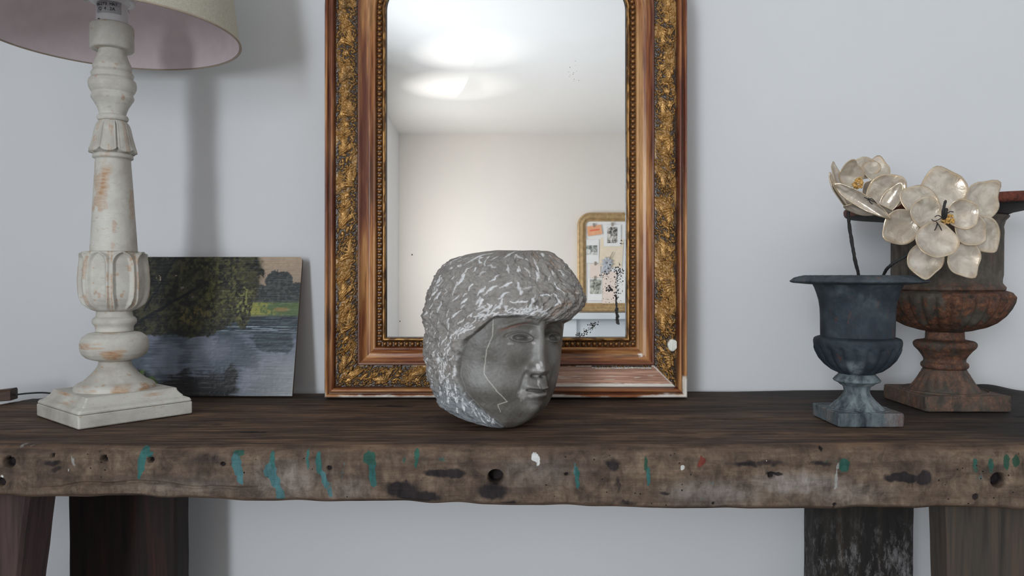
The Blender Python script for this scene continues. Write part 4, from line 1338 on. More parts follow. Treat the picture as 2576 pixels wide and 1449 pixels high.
for k in range(3):
    a = math.radians(-40 + 120 * k)
    r0, r1 = 50 * ls, RT + (RS - RT) * .3 - .002
    pts = [(r0 * math.cos(a), r0 * math.sin(a), z_of(6)), ((r0 + .008) * math.cos(a), (r0 + .008) * math.sin(a), z_of(10)), ((r0 + .016) * math.cos(a), (r0 + .016) * math.sin(a), z_of(-15)), (r1 * math.cos(a), r1 * math.sin(a), HS + HT * .68)]
    link('shade_spoke', tube_mesh('spoke', catmull(pts, 6), .0013, 8), m_wire, lamp)

KO = 0.55
# ------------------------------------------------------------------ cord with brown wooden block at the far left
m_bwood = simple('dark_brown_wood', alb(74, 50, 34), .5, var=.35, scale=14, stretch=(1, 14, 14))
blk = empty('wooden_block', (-0.865, 1.225, TOP), (0, 0, math.radians(8)), 'short dark brown wooden bar with a thin black cord, left of the lamp base', 'wooden bar')
bm = bmesh.new(); prev = None; n = 14
for k in range(n + 1):
    t = k / n; xx = -.075 + .110 * t; hh_ = .0095 + .0085 * (1 - (1 - t) ** 2); z1 = .0045 + .017 * t ** .7 + .002
    z0 = z1 - .015 - .004 * t
    z0 = max(z0, .0012)
    r_ = [bm.verts.new(p) for p in ((xx, -.012, z0 + .001), (xx, -.011, z0), (xx, .011, z0), (xx, .012, z0 + .001), (xx, .012, z1 - .003), (xx, .009, z1), (xx, -.009, z1), (xx, -.012, z1 - .003))]
    if prev:
        for i in range(8): bm.faces.new((prev[i], prev[(i + 1) % 8], r_[(i + 1) % 8], r_[i]))
    else: bm.faces.new(r_[::-1])
    prev = r_
bm.faces.new(prev)
bm_obj('wooden_bar', bm, m_bwood, blk)
m_cord = simple('black_cord', (.03, .03, .03, 1), .5, var=.1)
pts = [(.034, 0, .012), (.05, 0.012, .0125), (.07, .026, .011), (.095, .040, .0045), (.115, .046, .0022), (.16, .036, .0022)]
link('cord', tube_mesh('cord', catmull(pts, 8), .0014, 8), m_cord, blk)

# ------------------------------------------------------------------ oil painting
KO = 0.66
PW, PHh = 0.338, 0.252
nu_, nv_ = 560, 400
uu_, vv_ = np.meshgrid(np.linspace(0, 1, nu_), np.linspace(0, 1, nv_), indexing='ij')   # v: 0 top
PXi = 250 + uu_ * 500; PYi = 646 + vv_ * 357          # photograph-sized canvas coordinates
nA = fbm(PXi / 26, PYi / 26, oct=4, seed=401) - .5; nB = fbm(PXi / 7, PYi / 7, oct=3, seed=402) - .5; nC = fbm(PXi / 70, PYi / 70, oct=3, seed=403) - .5
strk = fbm(PXi / 40, PYi / 3, oct=3, seed=404) - .5
B3 = lambda c: np.broadcast_to(np.array(c)[:3], PXi.shape + (3,))
KP = 1.12
pc = lambda r, g, b_: alb(r, g, b_, KP)
sky = mixc(B3(pc(158, 138, 116)), B3(pc(140, 122, 104)), ss(646, 740, PYi + 30 * nC))
img = sky
jx_ = PXi + 22 * nA + 12 * nB; jy_ = PYi + 22 * nA + 10 * nB
# far hills, far trees
img = mixc(img, B3(pc(96, 84, 86)), ss(722, 727, PYi) * ss(670, 600, PXi))
ft = np.maximum(ss(1.05, .95, np.hypot((jx_ - 695) / 34, (jy_ - 715) / 36)), ss(1.05, .95, np.hypot((jx_ - 742) / 20, (jy_ - 740) / 26)))
ft = np.maximum(ft, ss(1.05, .95, np.hypot((jx_ - 650) / 40, (jy_ - 748) / 22)))
ft = np.maximum(ft, ss(732, 742, jy_) * ss(610, 625, PXi)) * ss(772, 766, PYi)
img = mixc(img, mixc(B3(pc(48, 52, 52)), B3(pc(66, 68, 66)), ss(-.1, .15, nB)), ft)
# meadow
md = ss(764, 769, PYi) * ss(808, 800, PYi + 6 * nB)
mcol = mixc(B3(pc(78, 96, 58)), B3(pc(128, 128, 56)), ss(-.08, .14, nC + nB * .6 + .1 * np.sin(PXi / 30)))
mcol = mixc(mcol, B3(pc(54, 84, 72)), ss(800, 812, PYi) * .8)
mcol = mixc(mcol, B3(pc(150, 116, 60)), .6 * ss(1.1, .4, np.hypot((PXi - 705) / 26, (PYi - 785) / 7)))
img = mixc(img, mcol, md)
# water
wt = ss(796, 806, PYi + 5 * nB)
wcol = mixc(B3(pc(66, 74, 84)), B3(pc(98, 104, 118)), ss(-.12, .16, nC * 1.2 + strk * .35 + .10))
wcol = mixc(wcol, B3(pc(134, 138, 140)), ss(560, 740, PXi + 60 * nC) * ss(860, 960, PYi) * .75)
wcol = mixc(wcol, B3(pc(112, 116, 128)), .5 * ss(1.2, .2, np.hypot((PXi - 530) / 80, (PYi - 890) / 40)))
drk = np.maximum(ss(852, 838, jy_ - 6 * strk * 3) * ss(770, 700, PXi * 0 + 700), ss(1.1, .9, np.hypot((jx_ - 690) / 55, (jy_ - 862) / 34)))
drk = np.maximum(drk, ss(858, 846, PYi + 14 * nA * 2) * .9)
wcol = mixc(wcol, mixc(B3(pc(30, 40, 48)), B3(pc(56, 70, 76)), ss(-.15, .2, strk)), np.clip(drk, 0, 1) * .92)
rip = ss(.13, .19, fbm(PXi / 55, PYi / 2.6, oct=2, seed=406) - .5) * ss(812, 822, PYi) * ss(850, 835, PYi) * ss(480, 540, PXi)
wcol = mixc(wcol, B3(pc(138, 150, 160)), rip * .85)
img = mixc(img, wcol, wt)
# big tree
tr = ss(1.04, .96, np.hypot((jx_ - 400) / 250, (jy_ - 700) / 150)) * ss(-.2, -.2 + .01, nA)
tr = np.maximum(tr, ss(1.05, .95, np.hypot((jx_ - 545) / 78, (jy_ - 755) / 78)))
tr = np.maximum(tr, ss(1.05, .95, np.hypot((jx_ - 590) / 66, (jy_ - 692) / 26)))
tr = np.maximum(tr, ss(1.05, .95, np.hypot((jx_ - 560) / 60, (jy_ - 655) / 26)))
tr = np.maximum(tr, ss(600, 575, PXi + 20 * nB) * ss(700, 690, PYi))
tr = np.maximum(tr, ss(1.05, .95, np.hypot((jx_ - 605) / 17, (jy_ - 800) / 34)))
tr = np.maximum(tr, ss(1.05, .95, np.hypot((jx_ - 480) / 90, (jy_ - 800) / 56)))
tr = np.maximum(tr, ss(1.05, .95, np.hypot((jx_ - 330) / 120, (jy_ - 790) / 66)))
leaf1 = fbm(PXi / 11, PYi / 13, oct=5, seed=411, gain=.65)
tcol = mixc(B3(pc(24, 25, 22)), B3(pc(60, 58, 38)), ss(.38, .72, leaf1 + .25 * nC))
lit = ss(1.2, .3, np.hypot((PXi - 560) / 90, (PYi - 745) / 90)) + .6 * ss(1.2, .3, np.hypot((PXi - 530) / 120, (PYi - 665) / 34))
leaf2 = fbm(PXi / 7, PYi / 8, oct=4, seed=412, gain=.65)
tcol = mixc(tcol, B3(pc(96, 94, 50)), np.clip(lit, 0, 1) * ss(.45, .75, leaf2) * .8)
tcol = mixc(tcol, B3(pc(122, 122, 64)), ss(1.15, .4, np.hypot((PXi - 605) / 24, (PYi - 770) / 60)) * ss(.42, .6, leaf2) * .9)
tcol = mixc(tcol, B3(pc(96, 84, 40)), ss(1.2, .3, np.hypot((PXi - 470) / 60, (PYi - 800) / 30)) * ss(.48, .62, leaf2) * .7)
br = ss(7, 3, np.abs((PYi - 800) + (PXi - 360) * .62 + 14 * nA)) * ss(520, 460, PXi)
br = np.maximum(br, ss(5, 2, np.abs((PXi - 385) + (PYi - 700) * .45 + 12 * nA)) * (PYi < 790))
tcol = mixc(tcol, B3(pc(16, 17, 20)), br)
img = mixc(img, tcol, np.clip(tr, 0, 1))
# bank and reeds
bk_ = ss(0, 12, PYi - (915 + (PXi - 320) * .55) + 20 * nA + 8 * nB) * ss(560, 470, PXi)
img = mixc(img, mixc(B3(pc(22, 30, 16)), B3(pc(62, 82, 30)), ss(-.08, .16, nB + .5 * nA - ss(0, 90, PYi - (915 + (PXi - 320) * .55)) * .14)), bk_)
rd = ss(1.1, .8, np.hypot((jx_ - 500) / 105, (jy_ - 990) / 46) + .6 * strk) + ss(1.1, .8, np.hypot((jx_ - 587) / 18, (jy_ - 955) / 30) + .5 * strk)
img = mixc(img, mixc(B3(pc(24, 22, 22)), B3(pc(58, 54, 50)), ss(.1, .25, strk)), np.clip(rd, 0, 1) * .92)
img = mixc(img, B3(pc(150, 145, 130)), .35 * ss(742, 752, PXi + 8 * nB) * ss(900, 940, PYi))
img = img * (1 + .22 * nB[..., None] + .14 * strk[..., None])
img = np.clip(img, 0.003, 1)
Xp = uu_ * PW; Zp = (1 - vv_) * PHh
Yp_ = -.006 - .0005 * (strk + nB)
rc = .007   # rounded upper corners
m_paint, nt, b = new_mat('oil_paint_on_board')
nt.links.new(attr(nt, 'Col'), b.inputs['Base Color']); b.inputs['Roughness'].default_value = .42
b.inputs['Specular IOR Level'].default_value = .35
bump(nt, b, noise(nt, coords(nt, (1, 1, 3)), 180, 4, .6), .25, .0006)
plean = math.atan2(0.070, PHh)
pic = empty('oil_painting', (-0.719, 1.284, TOP + .0008), (-plean, 0, 0), 'unframed oil painting of trees over a lake, leaning on wall behind the lamp', 'painting')
Xc = np.where(vv_ * PHh < rc, np.clip(Xp, rc - np.sqrt(np.clip(rc ** 2 - (rc - vv_ * PHh) ** 2, 0, 1)), PW - rc + np.sqrt(np.clip(rc ** 2 - (rc - vv_ * PHh) ** 2, 0, 1))), Xp)
V = np.stack([Xc, Yp_, Zp], -1)
link('painted_surface', quads_mesh('painted_surface', V, grid_faces(nu_, nv_, flip=True), {'Col': img.reshape(-1, 3)}), m_paint, pic)
m_board = simple('brown_board_edge', alb(96, 72, 52), .7, var=.2)
bm = bmesh.new()
out = [(0, 0), (PW, 0)] + [(PW - rc + rc * math.cos(a), PHh - rc + rc * math.sin(a)) for a in np.linspace(0, math.pi / 2, 6)] + [(rc - rc * math.sin(a), PHh - rc + rc * math.cos(a)) for a in np.linspace(0, math.pi / 2, 6)]
f1 = bm.faces.new([bm.verts.new((x, -.0056, z)) for x, z in out]); ex = bmesh.ops.extrude_face_region(bm, geom=[f1])
for v in ex['geom']:
    if isinstance(v, bmesh.types.BMVert): v.co.y = 0
bm_obj('backing_board', bm, m_board, pic)

# ------------------------------------------------------------------ blue-grey urn
KO = 0.42
def urn_mat(name, cols, rust, rust_amt, sc_=26, streak=None):
    m, nt, b = new_mat(name)
    n1 = noise(nt, coords(nt), sc_, 7, .65, .3); n2 = noise(nt, coords(nt, (1, 1, .35)), sc_ * 2.2, 6, .7, .2); n3 = noise(nt, coords(nt), 110, 6, .78)
    c = ramp(nt, n1, cols)
    rm = mth(nt, 'ADD', mth(nt, 'MULTIPLY', n2, 1.0), mth(nt, 'MULTIPLY', attr(nt, 'rust', 'Fac'), rust_amt))
    c = mix(nt, ramp(nt, rm, [(0.60, (0, 0, 0, 1)), (0.70, (.95, .95, .95, 1))]), c, ramp(nt, n3, [(0.36, rust[0]), (0.52, rust[1]), (0.68, rust[2])]))
    pm = mth(nt, 'MULTIPLY', attr(nt, 'pale', 'Fac'), ramp(nt, n2, [(0.35, (0, 0, 0, 1)), (0.6, (1, 1, 1, 1))]))
    if streak is not None: c = mix(nt, pm, c, streak)
    nt.links.new(c, b.inputs['Base Color']); b.inputs['Roughness'].default_value = .68
    b.inputs['Specular IOR Level'].default_value = .35
    bump(nt, b, mth(nt, 'ADD', mth(nt, 'MULTIPLY', n3, .5), n2), .75, .0022)
    return m


m_blue = urn_mat('weathered_blue_grey_iron', [(0.3, alb(36, 42, 49)), (0.5, alb(50, 61, 71)), (0.72, alb(80, 92, 99))],
                 (alb(70, 44, 36), alb(112, 66, 48), alb(130, 90, 74)), .55, 22, alb(150, 165, 168))
m_rust = urn_mat('rusted_iron', [(0.3, alb(58, 52, 46)), (0.5, alb(84, 76, 66)), (0.72, alb(118, 110, 96))],
                 (alb(44, 28, 21), alb(114, 66, 42), alb(170, 108, 64)), .72, 30, alb(134, 124, 112))


def add_attrs(me, rust, pale):
    co = np.zeros(len(me.vertices) * 3, np.float32); me.vertices.foreach_get('co', co); co = co.reshape(-1, 3)
    for nm, f in (('rust', rust), ('pale', pale)):
        a = me.attributes.new(nm, 'FLOAT', 'POINT'); v = f(co) if callable(f) else np.full(len(co), f)
        a.data.foreach_set('value', np.asarray(v, np.float32))


BX, BY = 0.499, 1.068
us = BY / F
zu = lambda py: zpx(py, BY) - TOP
up_ = lambda lst: [(h * us, zu(y)) for h, y in lst]
urn = empty('blue_urn', (BX, BY, TOP), (0, 0, 0), 'small blue-grey iron campana urn with wide flat patterned rim, holding the shell flowers', 'urn')
hb0 = 0.0458


def plinth_mesh(half, h, chop, segs=26, seed=0):
    """square block with clipped corners, wavy worn faces"""
    bm = bmesh.new()
    zs = [0.0006, .002, h * .35, h * .7, h - .0015, h]
    prev = None
    for zi, z in enumerate(zs):
        hh_ = half - (.001 if zi in (0, 5) else 0)
        pts = []
        cs = [(hh_ - chop, -hh_), (hh_, -hh_ + chop), (hh_, hh_ - chop), (hh_ - chop, hh_), (-hh_ + chop, hh_), (-hh_, hh_ - chop), (-hh_, -hh_ + chop), (-hh_ + chop, -hh_)]
        for a in range(8):
            p, q_ = cs[a], cs[(a + 1) % 8]; m_ = 8 if a % 2 else 2
            for k in range(m_): pts.append((p[0] + (q_[0] - p[0]) * k / m_, p[1] + (q_[1] - p[1]) * k / m_))
        r_ = []
        for k, (x, y) in enumerate(pts):
            w_ = .0006 * math.sin(k * 2.1 + zi * 1.3 + seed)
            r_.append(bm.verts.new((x * (1 + w_ * 10), y * (1 + w_ * 10), z)))
        if prev:
            n = len(r_)
            for i in range(n): bm.faces.new((prev[i], prev[(i + 1) % n], r_[(i + 1) % n], r_[i]))
        else: bm.faces.new(r_[::-1])
        prev = r_
    bm.faces.new(prev)
    bmesh.ops.recalc_face_normals(bm, faces=bm.faces)
    me = bpy.data.meshes.new('plinth'); bm.to_mesh(me); bm.free()
    return me


me = plinth_mesh(hb0, .0195, .003)
add_attrs(me, lambda co: .3 * ss(.5, .65, fbm(co[:, 0] * 60, co[:, 1] * 60, co[:, 2] * 60, seed=501)) + .5 * ss(.012, .03, co[:, 0]), .6)
link('plinth', me, m_blue, urn)
bh = .0195


def flutes(n, depth, z0, z1, phase=0.0, sharp=1.0, rmin=0.0):
    def f(Tt, R, Z):
        on = ss(z0, z0 + (z1 - z0) * .12, Z) * ss(z1, z1 - (z1 - z0) * .12, Z) * (R > rmin)
        c_ = np.abs(np.cos((Tt + phase) * n / 2)) ** sharp
        return R + depth * (c_ - .6) * on, Z
    return f


ft_ = flutes(24, .0016, bh, zu(1008), rmin=.02)
me = lathe_mesh('foot', [(.001, bh - .003), (.043, bh - .003), (.043, bh + .0015)] + up_([(70, 1033), (62, 1024), (50, 1012), (42, 1003), (36, 996), (32, 990), (30, 985), (31, 975), (36, 966)]) + [(.001, zu(966))], 144, .0012, ft_, 1)
add_attrs(me, lambda co: .25 * ss(.5, .6, fbm(co[:, 0] * 50, co[:, 1] * 50, co[:, 2] * 30, seed=503)), .9)
link('foot', me, m_blue, urn)
me = lathe_mesh('collar', [(.001, zu(968))] + up_([(38, 968), (44, 963), (54, 958), (56, 955), (52, 950), (46, 944), (42, 939)]) + [(.001, zu(939))], 72, .001, None, 0)
add_attrs(me, 0.0, .95); link('collar', me, m_blue, urn)
gd_ = flutes(20, .0036, zu(938), zu(868), 0, 1, .02)
me = lathe_mesh('gadrooned_bowl', [(.001, zu(940))] + up_([(40, 940), (56, 932), (74, 918), (88, 902), (97, 884), (102, 868), (103, 858), (101, 851), (94, 848), (86, 846)]) + [(.001, zu(846))], 200, .0012, gd_, 1)
add_attrs(me, 0.0, lambda co: .9 * ss(20, 8, np.abs(np.degrees(np.arctan2(co[:, 1], co[:, 0])) + 118)) * ss(.55, .35, (co[:, 2] - zu(940)) / (zu(860) - zu(940))))
link('gadrooned_bowl', me, m_blue, urn)
# bell with wall thickness
seamf = lambda Tt, R, Z: (R - .0012 * np.exp(-((Tt - math.radians(248)) / .035) ** 2) * (Z < zu(730)) * (Z > zu(846)) * (R > .045), Z)
me = lathe_mesh('bell_body', [(.001, zu(840)), (80 * us, zu(836)), (80 * us, zu(790)), (86 * us, zu(750)), (93 * us, zu(705))][:0] + up_([(.5, 848), (86, 848), (86.5, 825), (87, 795), (88, 775), (91, 755), (96, 738), (101, 724), (105, 716), (104, 713), (98, 714), (92, 740), (84, 780), (82, 840), (.5, 842)]), 160, .0016, seamf, 0)
add_attrs(me, 0.0, lambda co: .35 * ss(zu(850), zu(720), co[:, 2]) * ss(.5, .65, fbm(co[:, 0] * 30, co[:, 1] * 30, co[:, 2] * 30, seed=507)))
link('bell_body', me, m_blue, urn)


def eggs(Tt, R, Z):
    rr0 = R / us
    t = (rr0 - 118) / (156 - 118)
    n = 34
    ph = ((Tt / (2 * math.pi)) * n) % 1.0 * 2 - 1
    d_ = np.hypot(ph * 1.0, (t - .5) * 2.0)
    egg = np.exp(-((d_ - .72) / .16) ** 2) + 1.0 * ss(.42, .1, d_)
    bar = np.exp(-((np.abs(ph) - 1) / .1) ** 2) * ss(1, .8, np.abs(t - .5) * 2)
    top_side = (Z > -1) & (t > 0) & (t < 1)
    return R, Z + np.where(top_side & _istop, .0013 * (egg + .7 * bar), 0)


rim = up_([(98, 716), (118, 715), (140, 713), (152, 712), (158, 710), (160, 708)])
rim_top = up_([(160, 706.5), (157, 704), (150, 700.5), (138, 697), (122, 694), (108, 692.3), (100, 692.5), (97, 700), (96, 716)])
pp = dense_profile(rim + rim_top, .0011)
nlow = len(dense_profile(rim, .0011))
_istop = (np.arange(len(pp)) >= nlow)[:, None]
me = lathe_mesh('rim', [tuple(x) for x in pp], 340, 1.0, eggs, 0)
add_attrs(me, 0.0, .2); link('rim', me, m_blue, urn)['label'] = 'wide flat rim with a ring of egg ornaments'

# ------------------------------------------------------------------ rusty urn
KO = 0.5
RX, RY = 0.706, 1.205
rs_ = RY / F
zr = lambda py: zpx(py, RY) - TOP
rp = lambda lst: [(h * rs_, zr(y)) for h, y in lst]
rurn = empty('rusty_urn', (RX, RY, TOP), (0, 0, 0), 'large rust-brown fluted iron urn on a square foot, behind the shell flowers', 'urn')
me = plinth_mesh(.0665, .0245, .003, seed=3)
RA = lambda lo: (lambda co: .05 + .95 * lo * (0.4 + .6 * vnoise(co[:, 0] * 40, co[:, 1] * 40, co[:, 2] * 40, seed=521)))
RA_old = lambda lo: (lambda co: lo * ss(.3, .6, fbm(co[:, 0] * 25, co[:, 1] * 25, co[:, 2] * 25, seed=521)))
add_attrs(me, RA(.32), .5); link('plinth', me, m_rust, rurn)
bh2 = .0245
me = lathe_mesh('foot', [(.001, bh2 - .003), (.0635, bh2 - .003), (.0640, bh2 + .0015), (.062, bh2 + .003)] + rp([(88, 996), (84, 985), (78, 976), (67, 962), (57, 945), (51, 932), (48, 926)]) + [(.001, zr(925))], 180, .0013, flutes(20, .0022, bh2 + .004, zr(935), .1, 1, .02), 1)
add_attrs(me, RA(.3), .4); link('foot', me, m_rust, rurn)
me = lathe_mesh('stem', [(.001, zr(926))] + rp([(49, 926), (53, 922), (54, 917), (52, 912), (47, 909), (47, 902), (52, 893), (60, 882), (68, 874), (71, 868), (71, 862), (66, 857), (50, 854), (44, 852), (43, 833)]) + [(.001, zr(832))], 110, .0012, None, 1)
add_attrs(me, RA(.36), .2); link('stem', me, m_rust, rurn)
me = lathe_mesh('gadrooned_bowl', [(.001, zr(833))] + rp([(43, 833), (60, 830), (85, 822), (108, 809), (126, 792), (138, 774), (145, 758), (147, 745), (143, 735), (132, 731), (124, 729)]) + [(.001, zr(728))], 260, .0013, flutes(30, .0062, zr(828), zr(736), .05, .8, .03), 1)
add_attrs(me, lambda co: .42 * ss(.2, .5, fbm(co[:, 0] * 25, co[:, 1] * 25, co[:, 2] * 25, seed=523)), .15); link('gadrooned_bowl', me, m_rust, rurn)
me = lathe_mesh('fluted_body', rp([(.5, 729), (128, 729), (129, 722), (124, 716), (121, 711), (121, 650), (121, 600), (122, 575), (126, 560), (134, 551), (134, 548), (125, 549), (116, 575), (114, 700), (112, 722), (.5, 724)]), 260, .0022, flutes(30, .0034, zr(706), zr(572), 0, .7, .06), 0)
add_attrs(me, lambda co: .12 * ss(.3, .6, fbm(co[:, 0] * 25, co[:, 1] * 25, co[:, 2] * 25, seed=525)) + .3 * ss(zr(700), zr(728), co[:, 2]), .5); link('fluted_body', me, m_rust, rurn)
# flared, slightly tipped rim
m_rimr = urn_mat('dark_rusted_rim_iron', [(0.3, alb(24, 20, 18)), (0.5, alb(40, 28, 24)), (0.72, alb(60, 38, 30))], (alb(70, 32, 20), alb(116, 54, 34), alb(140, 70, 44)), .8, 30, alb(120, 100, 84))
Rw = .150
zz0 = zr(552)
prf = [(.0845, zz0), (.092, zz0 + .003), (.108, zz0 + .0055), (.128, zz0 + .0085), (.143, zz0 + .0115), (Rw, zz0 + .0155), (Rw + .0015, zz0 + .021), (Rw + .001, zz0 + .027), (Rw - .003, zz0 + .0295), (.135, zz0 + .027), (.10, zz0 + .020), (.080, zz0 + .008), (.080, zz0)]
me = lathe_mesh('rim', prf, 140, .0025, None, 1)
add_attrs(me, lambda co: .5 * ss(zz0 + .012, zz0 + .018, co[:, 2]), .0)
o = link('rim', me, m_rimr, rurn); o['label'] = 'flared dark rim, rust red along its lip'
o.matrix_basis = Matrix.Translation((0, 0, zz0)) @ Matrix.Rotation(math.radians(-3.2), 4, 'Y') @ Matrix.Translation((0, 0, -zz0))

# ------------------------------------------------------------------ shell flowers
KO = 0.64
m_shell, nt, b = new_mat('mother_of_pearl')
n1 = noise(nt, coords(nt), 55, 4, .6, .8); n2 = noise(nt, coords(nt), 22, 3, .5)
c = ramp(nt, n1, [(0.3, alb(160, 148, 130)), (0.5, alb(190, 178, 157)), (0.7, alb(216, 207, 188))])
c = mix(nt, mth(nt, 'MULTIPLY', n2, .35), c, alb(196, 176, 172))
c = mix(nt, attr(nt, 'edge', 'Fac'), c, alb(190, 160, 112))
nt.links.new(c, b.inputs['Base Color'])
b.inputs['Roughness'].default_value = .27; b.inputs['Metallic'].default_value = .45
b.inputs['Coat Weight'].default_value = .5; b.inputs['Coat Roughness'].default_value = .12
b.inputs['Sheen Weight'].default_value = .1
bump(nt, b, n1, .5, .0022)
m_stamen = simple('golden_stamens', alb(196, 150, 70), .6, var=.3, scale=300)
m_stem = simple('black_wrapped_wire', (.022, .02, .02, 1), .7, var=.4, scale=300)


def petal(root, org, px, py, depth, hw, hl, ang, tilt=0.0, roll=0.0, cup=.28, tip=.16, seed=0, name='petal'):
    """px,py centre; hw/hl half sizes in px; ang direction of the tip in the picture (deg, up=90);
    tilt: tip leans toward the room (+) ; roll: turns about its own length"""
    s = depth / F
    c_ = P(px, py, depth)
    a = math.radians(ang)
    v = Vector((math.cos(a), 0, math.sin(a))); uax = Vector((math.sin(a), 0, -math.cos(a))); nrm = Vector((0, -1, 0))
    R1 = Matrix.Rotation(math.radians(tilt), 3, uax); v = R1 @ v; nrm = R1 @ nrm
    if (v.y > 0) == (tilt > 0) and tilt != 0:
        R1 = Matrix.Rotation(math.radians(-tilt), 3, uax); v = R1 @ Vector((math.cos(a), 0, math.sin(a))); nrm = R1 @ Vector((0, -1, 0))
    R2 = Matrix.Rotation(math.radians(roll), 3, v); uax = R2 @ uax; nrm = R2 @ nrm
    nr, na = 12, 40
    rh_ = np.linspace(0.02, 1, nr); ph = np.linspace(0, 2 * math.pi, na, endpoint=False)
    RH, PH = np.meshgrid(rh_, ph, indexing='ij')
    rs = random.Random(seed * 7 + int(px))
    tipd = rs.uniform(-.25, .25)
    dphi = np.angle(np.exp(1j * (PH - tipd)))
    shape = 1 + tip * np.exp(-(dphi / .33) ** 2) - .05 * np.exp(-(np.abs(np.abs(dphi) - .75) / .3) ** 2) + .02 * np.sin(PH * 3 + seed)
    hw, hl = hw * 1.07, hl * 1.07
    cv = RH * shape * np.cos(PH); cu = RH * shape * np.sin(PH)
    base_n = 1 - .18 * ss(-.2, -1, cv)
    cu = cu * base_n
    h = cup * (cu ** 2 * .9 + (cv) ** 2 * .8) - .10 * cup * np.sin(cv * 5 + seed) * 1.0
    h = h + .03 * np.sin(cu * 7 + seed) * RH
    V = (np.array(c_) [None, None] + (cu * hw * s)[..., None] * np.array(uax) + (cv * hl * s)[..., None] * np.array(v) + (h * (hw + hl) / 2 * s)[..., None] * np.array(nrm)) - np.array(org)
    edge = ss(.72, 1.05, RH) * (.25 + .6 * vnoise(cu * 3 + seed, cv * 3, seed=6))
    me = quads_mesh(name, V, grid_faces(nr, na, False, True), {'edge': edge.ravel()})
    bm = bmesh.new(); bm.from_mesh(me); bm.verts.ensure_lookup_table(); bm.faces.new([bm.verts[k] for k in range(na)])
    bmesh.ops.recalc_face_normals(bm, faces=bm.faces); bm.to_mesh(me); bm.free(); smooth(me)
    o = link(name, me, m_shell, root)
    so = o.modifiers.new('thickness', 'SOLIDIFY'); so.thickness = .0009; so.offset = 0
    return o


def stamens(root, org, px, py, depth, rad, n, seed):
    rs = random.Random(seed); bm = bmesh.new(); c_ = P(px, py, depth) - Vector(org)
    for _ in range(n):
        p = Vector((rs.gauss(0, 1), rs.gauss(0, 1), rs.gauss(0, 1))).normalized() * rad * rs.uniform(.5, 1)
        r = bmesh.ops.create_icosphere(bm, subdivisions=1, radius=rad * rs.uniform(.14, .24))
        st_ = Vector((rs.uniform(.7, 1.6), rs.uniform(.7, 1.6), rs.uniform(.7, 1.6)))
        for v in r['verts']: v.co = Vector((v.co.x * st_.x, v.co.y * st_.y, v.co.z * st_.z)) + c_ + p
    o = bm_obj('stamen_cluster', bm, m_stamen, root, True); o['kind'] = 'stuff'


def wires(root, org, px, py, depth, items):
    for k, (pts, r) in enumerate(items):
        w3 = [P(px + a, py + b_, depth - c_) - Vector(org) for a, b_, c_ in pts]
        link('wire', tube_mesh('wire', catmull(w3, 5), r, 6), m_stem, root)


# left flower, seen from the side
FB1 = P(2160, 696, BY - .01); D1 = 1.03
fl1 = empty('shell_flower', FB1, (0, 0, 0), 'left shell flower on an upright black stem in the blue urn, seen from its side', 'flower', 'mother of pearl flowers in the blue urn')
spts = [P(2162, 760, BY - .005), P(2160, 696, BY - .01), P(2150, 650, 1.05), P(2140, 590, 1.045), P(2134, 545, 1.04), P(2136, 525, 1.04)]
link('stem', tube_mesh('stem', [p - FB1 for p in catmull(spts, 10)], .0024, 8, .35), m_stem, fl1)
for i, a in enumerate([
    # px, py, depth, hw, hl, ang, tilt, roll, cup, tip
    (2168, 428, 1.075, 42, 26, 100, -20, 0, .3, .1),
    (2203, 432, 1.07, 30, 32, 75, -25, -20, .3, .22),
    (2100, 447, 1.055, 20, 32, 108, -5, 42, .3, .2),
    (2134, 438, 1.04, 34, 30, 80, 12, 15, .45, .2),
    (2226, 484, 1.035, 42, 48, 25, 5, -5, .3, .06),
    (2196, 478, 1.045, 30, 22, 30, 30, 20, .3, .05),
    (2102, 486, 1.02, 18, 46, 128, 15, 40, .3, .2),
    (2120, 505, 1.025, 22, 52, 140, 20, 50, .25, .12),
    (2165, 500, 1.0, 17, 72, -35, 12, 40, .2, .1),
    (2200, 520, 1.01, 16, 56, -22, 5, 45, .25, .12),
    (2172, 522, 1.015, 20, 48, -10, 0, 60, .25, .1),
    (2240, 505, 1.03, 20, 42, 60, 10, -30, .3, .15),
]): petal(fl1, FB1, *a, seed=i)
stamens(fl1, FB1, 2158, 461, 1.015, .0085, 46, 3)
wires(fl1, FB1, 2185, 500, .985, [([(-12, -4, 0), (2, 2, .004), (14, 8, 0)], .0006), ([(-4, 4, 0), (8, 0, .006), (20, 12, 0)], .0006), ([(0, -3, 0), (3, 8, .005), (10, 14, 0)], .0006)])

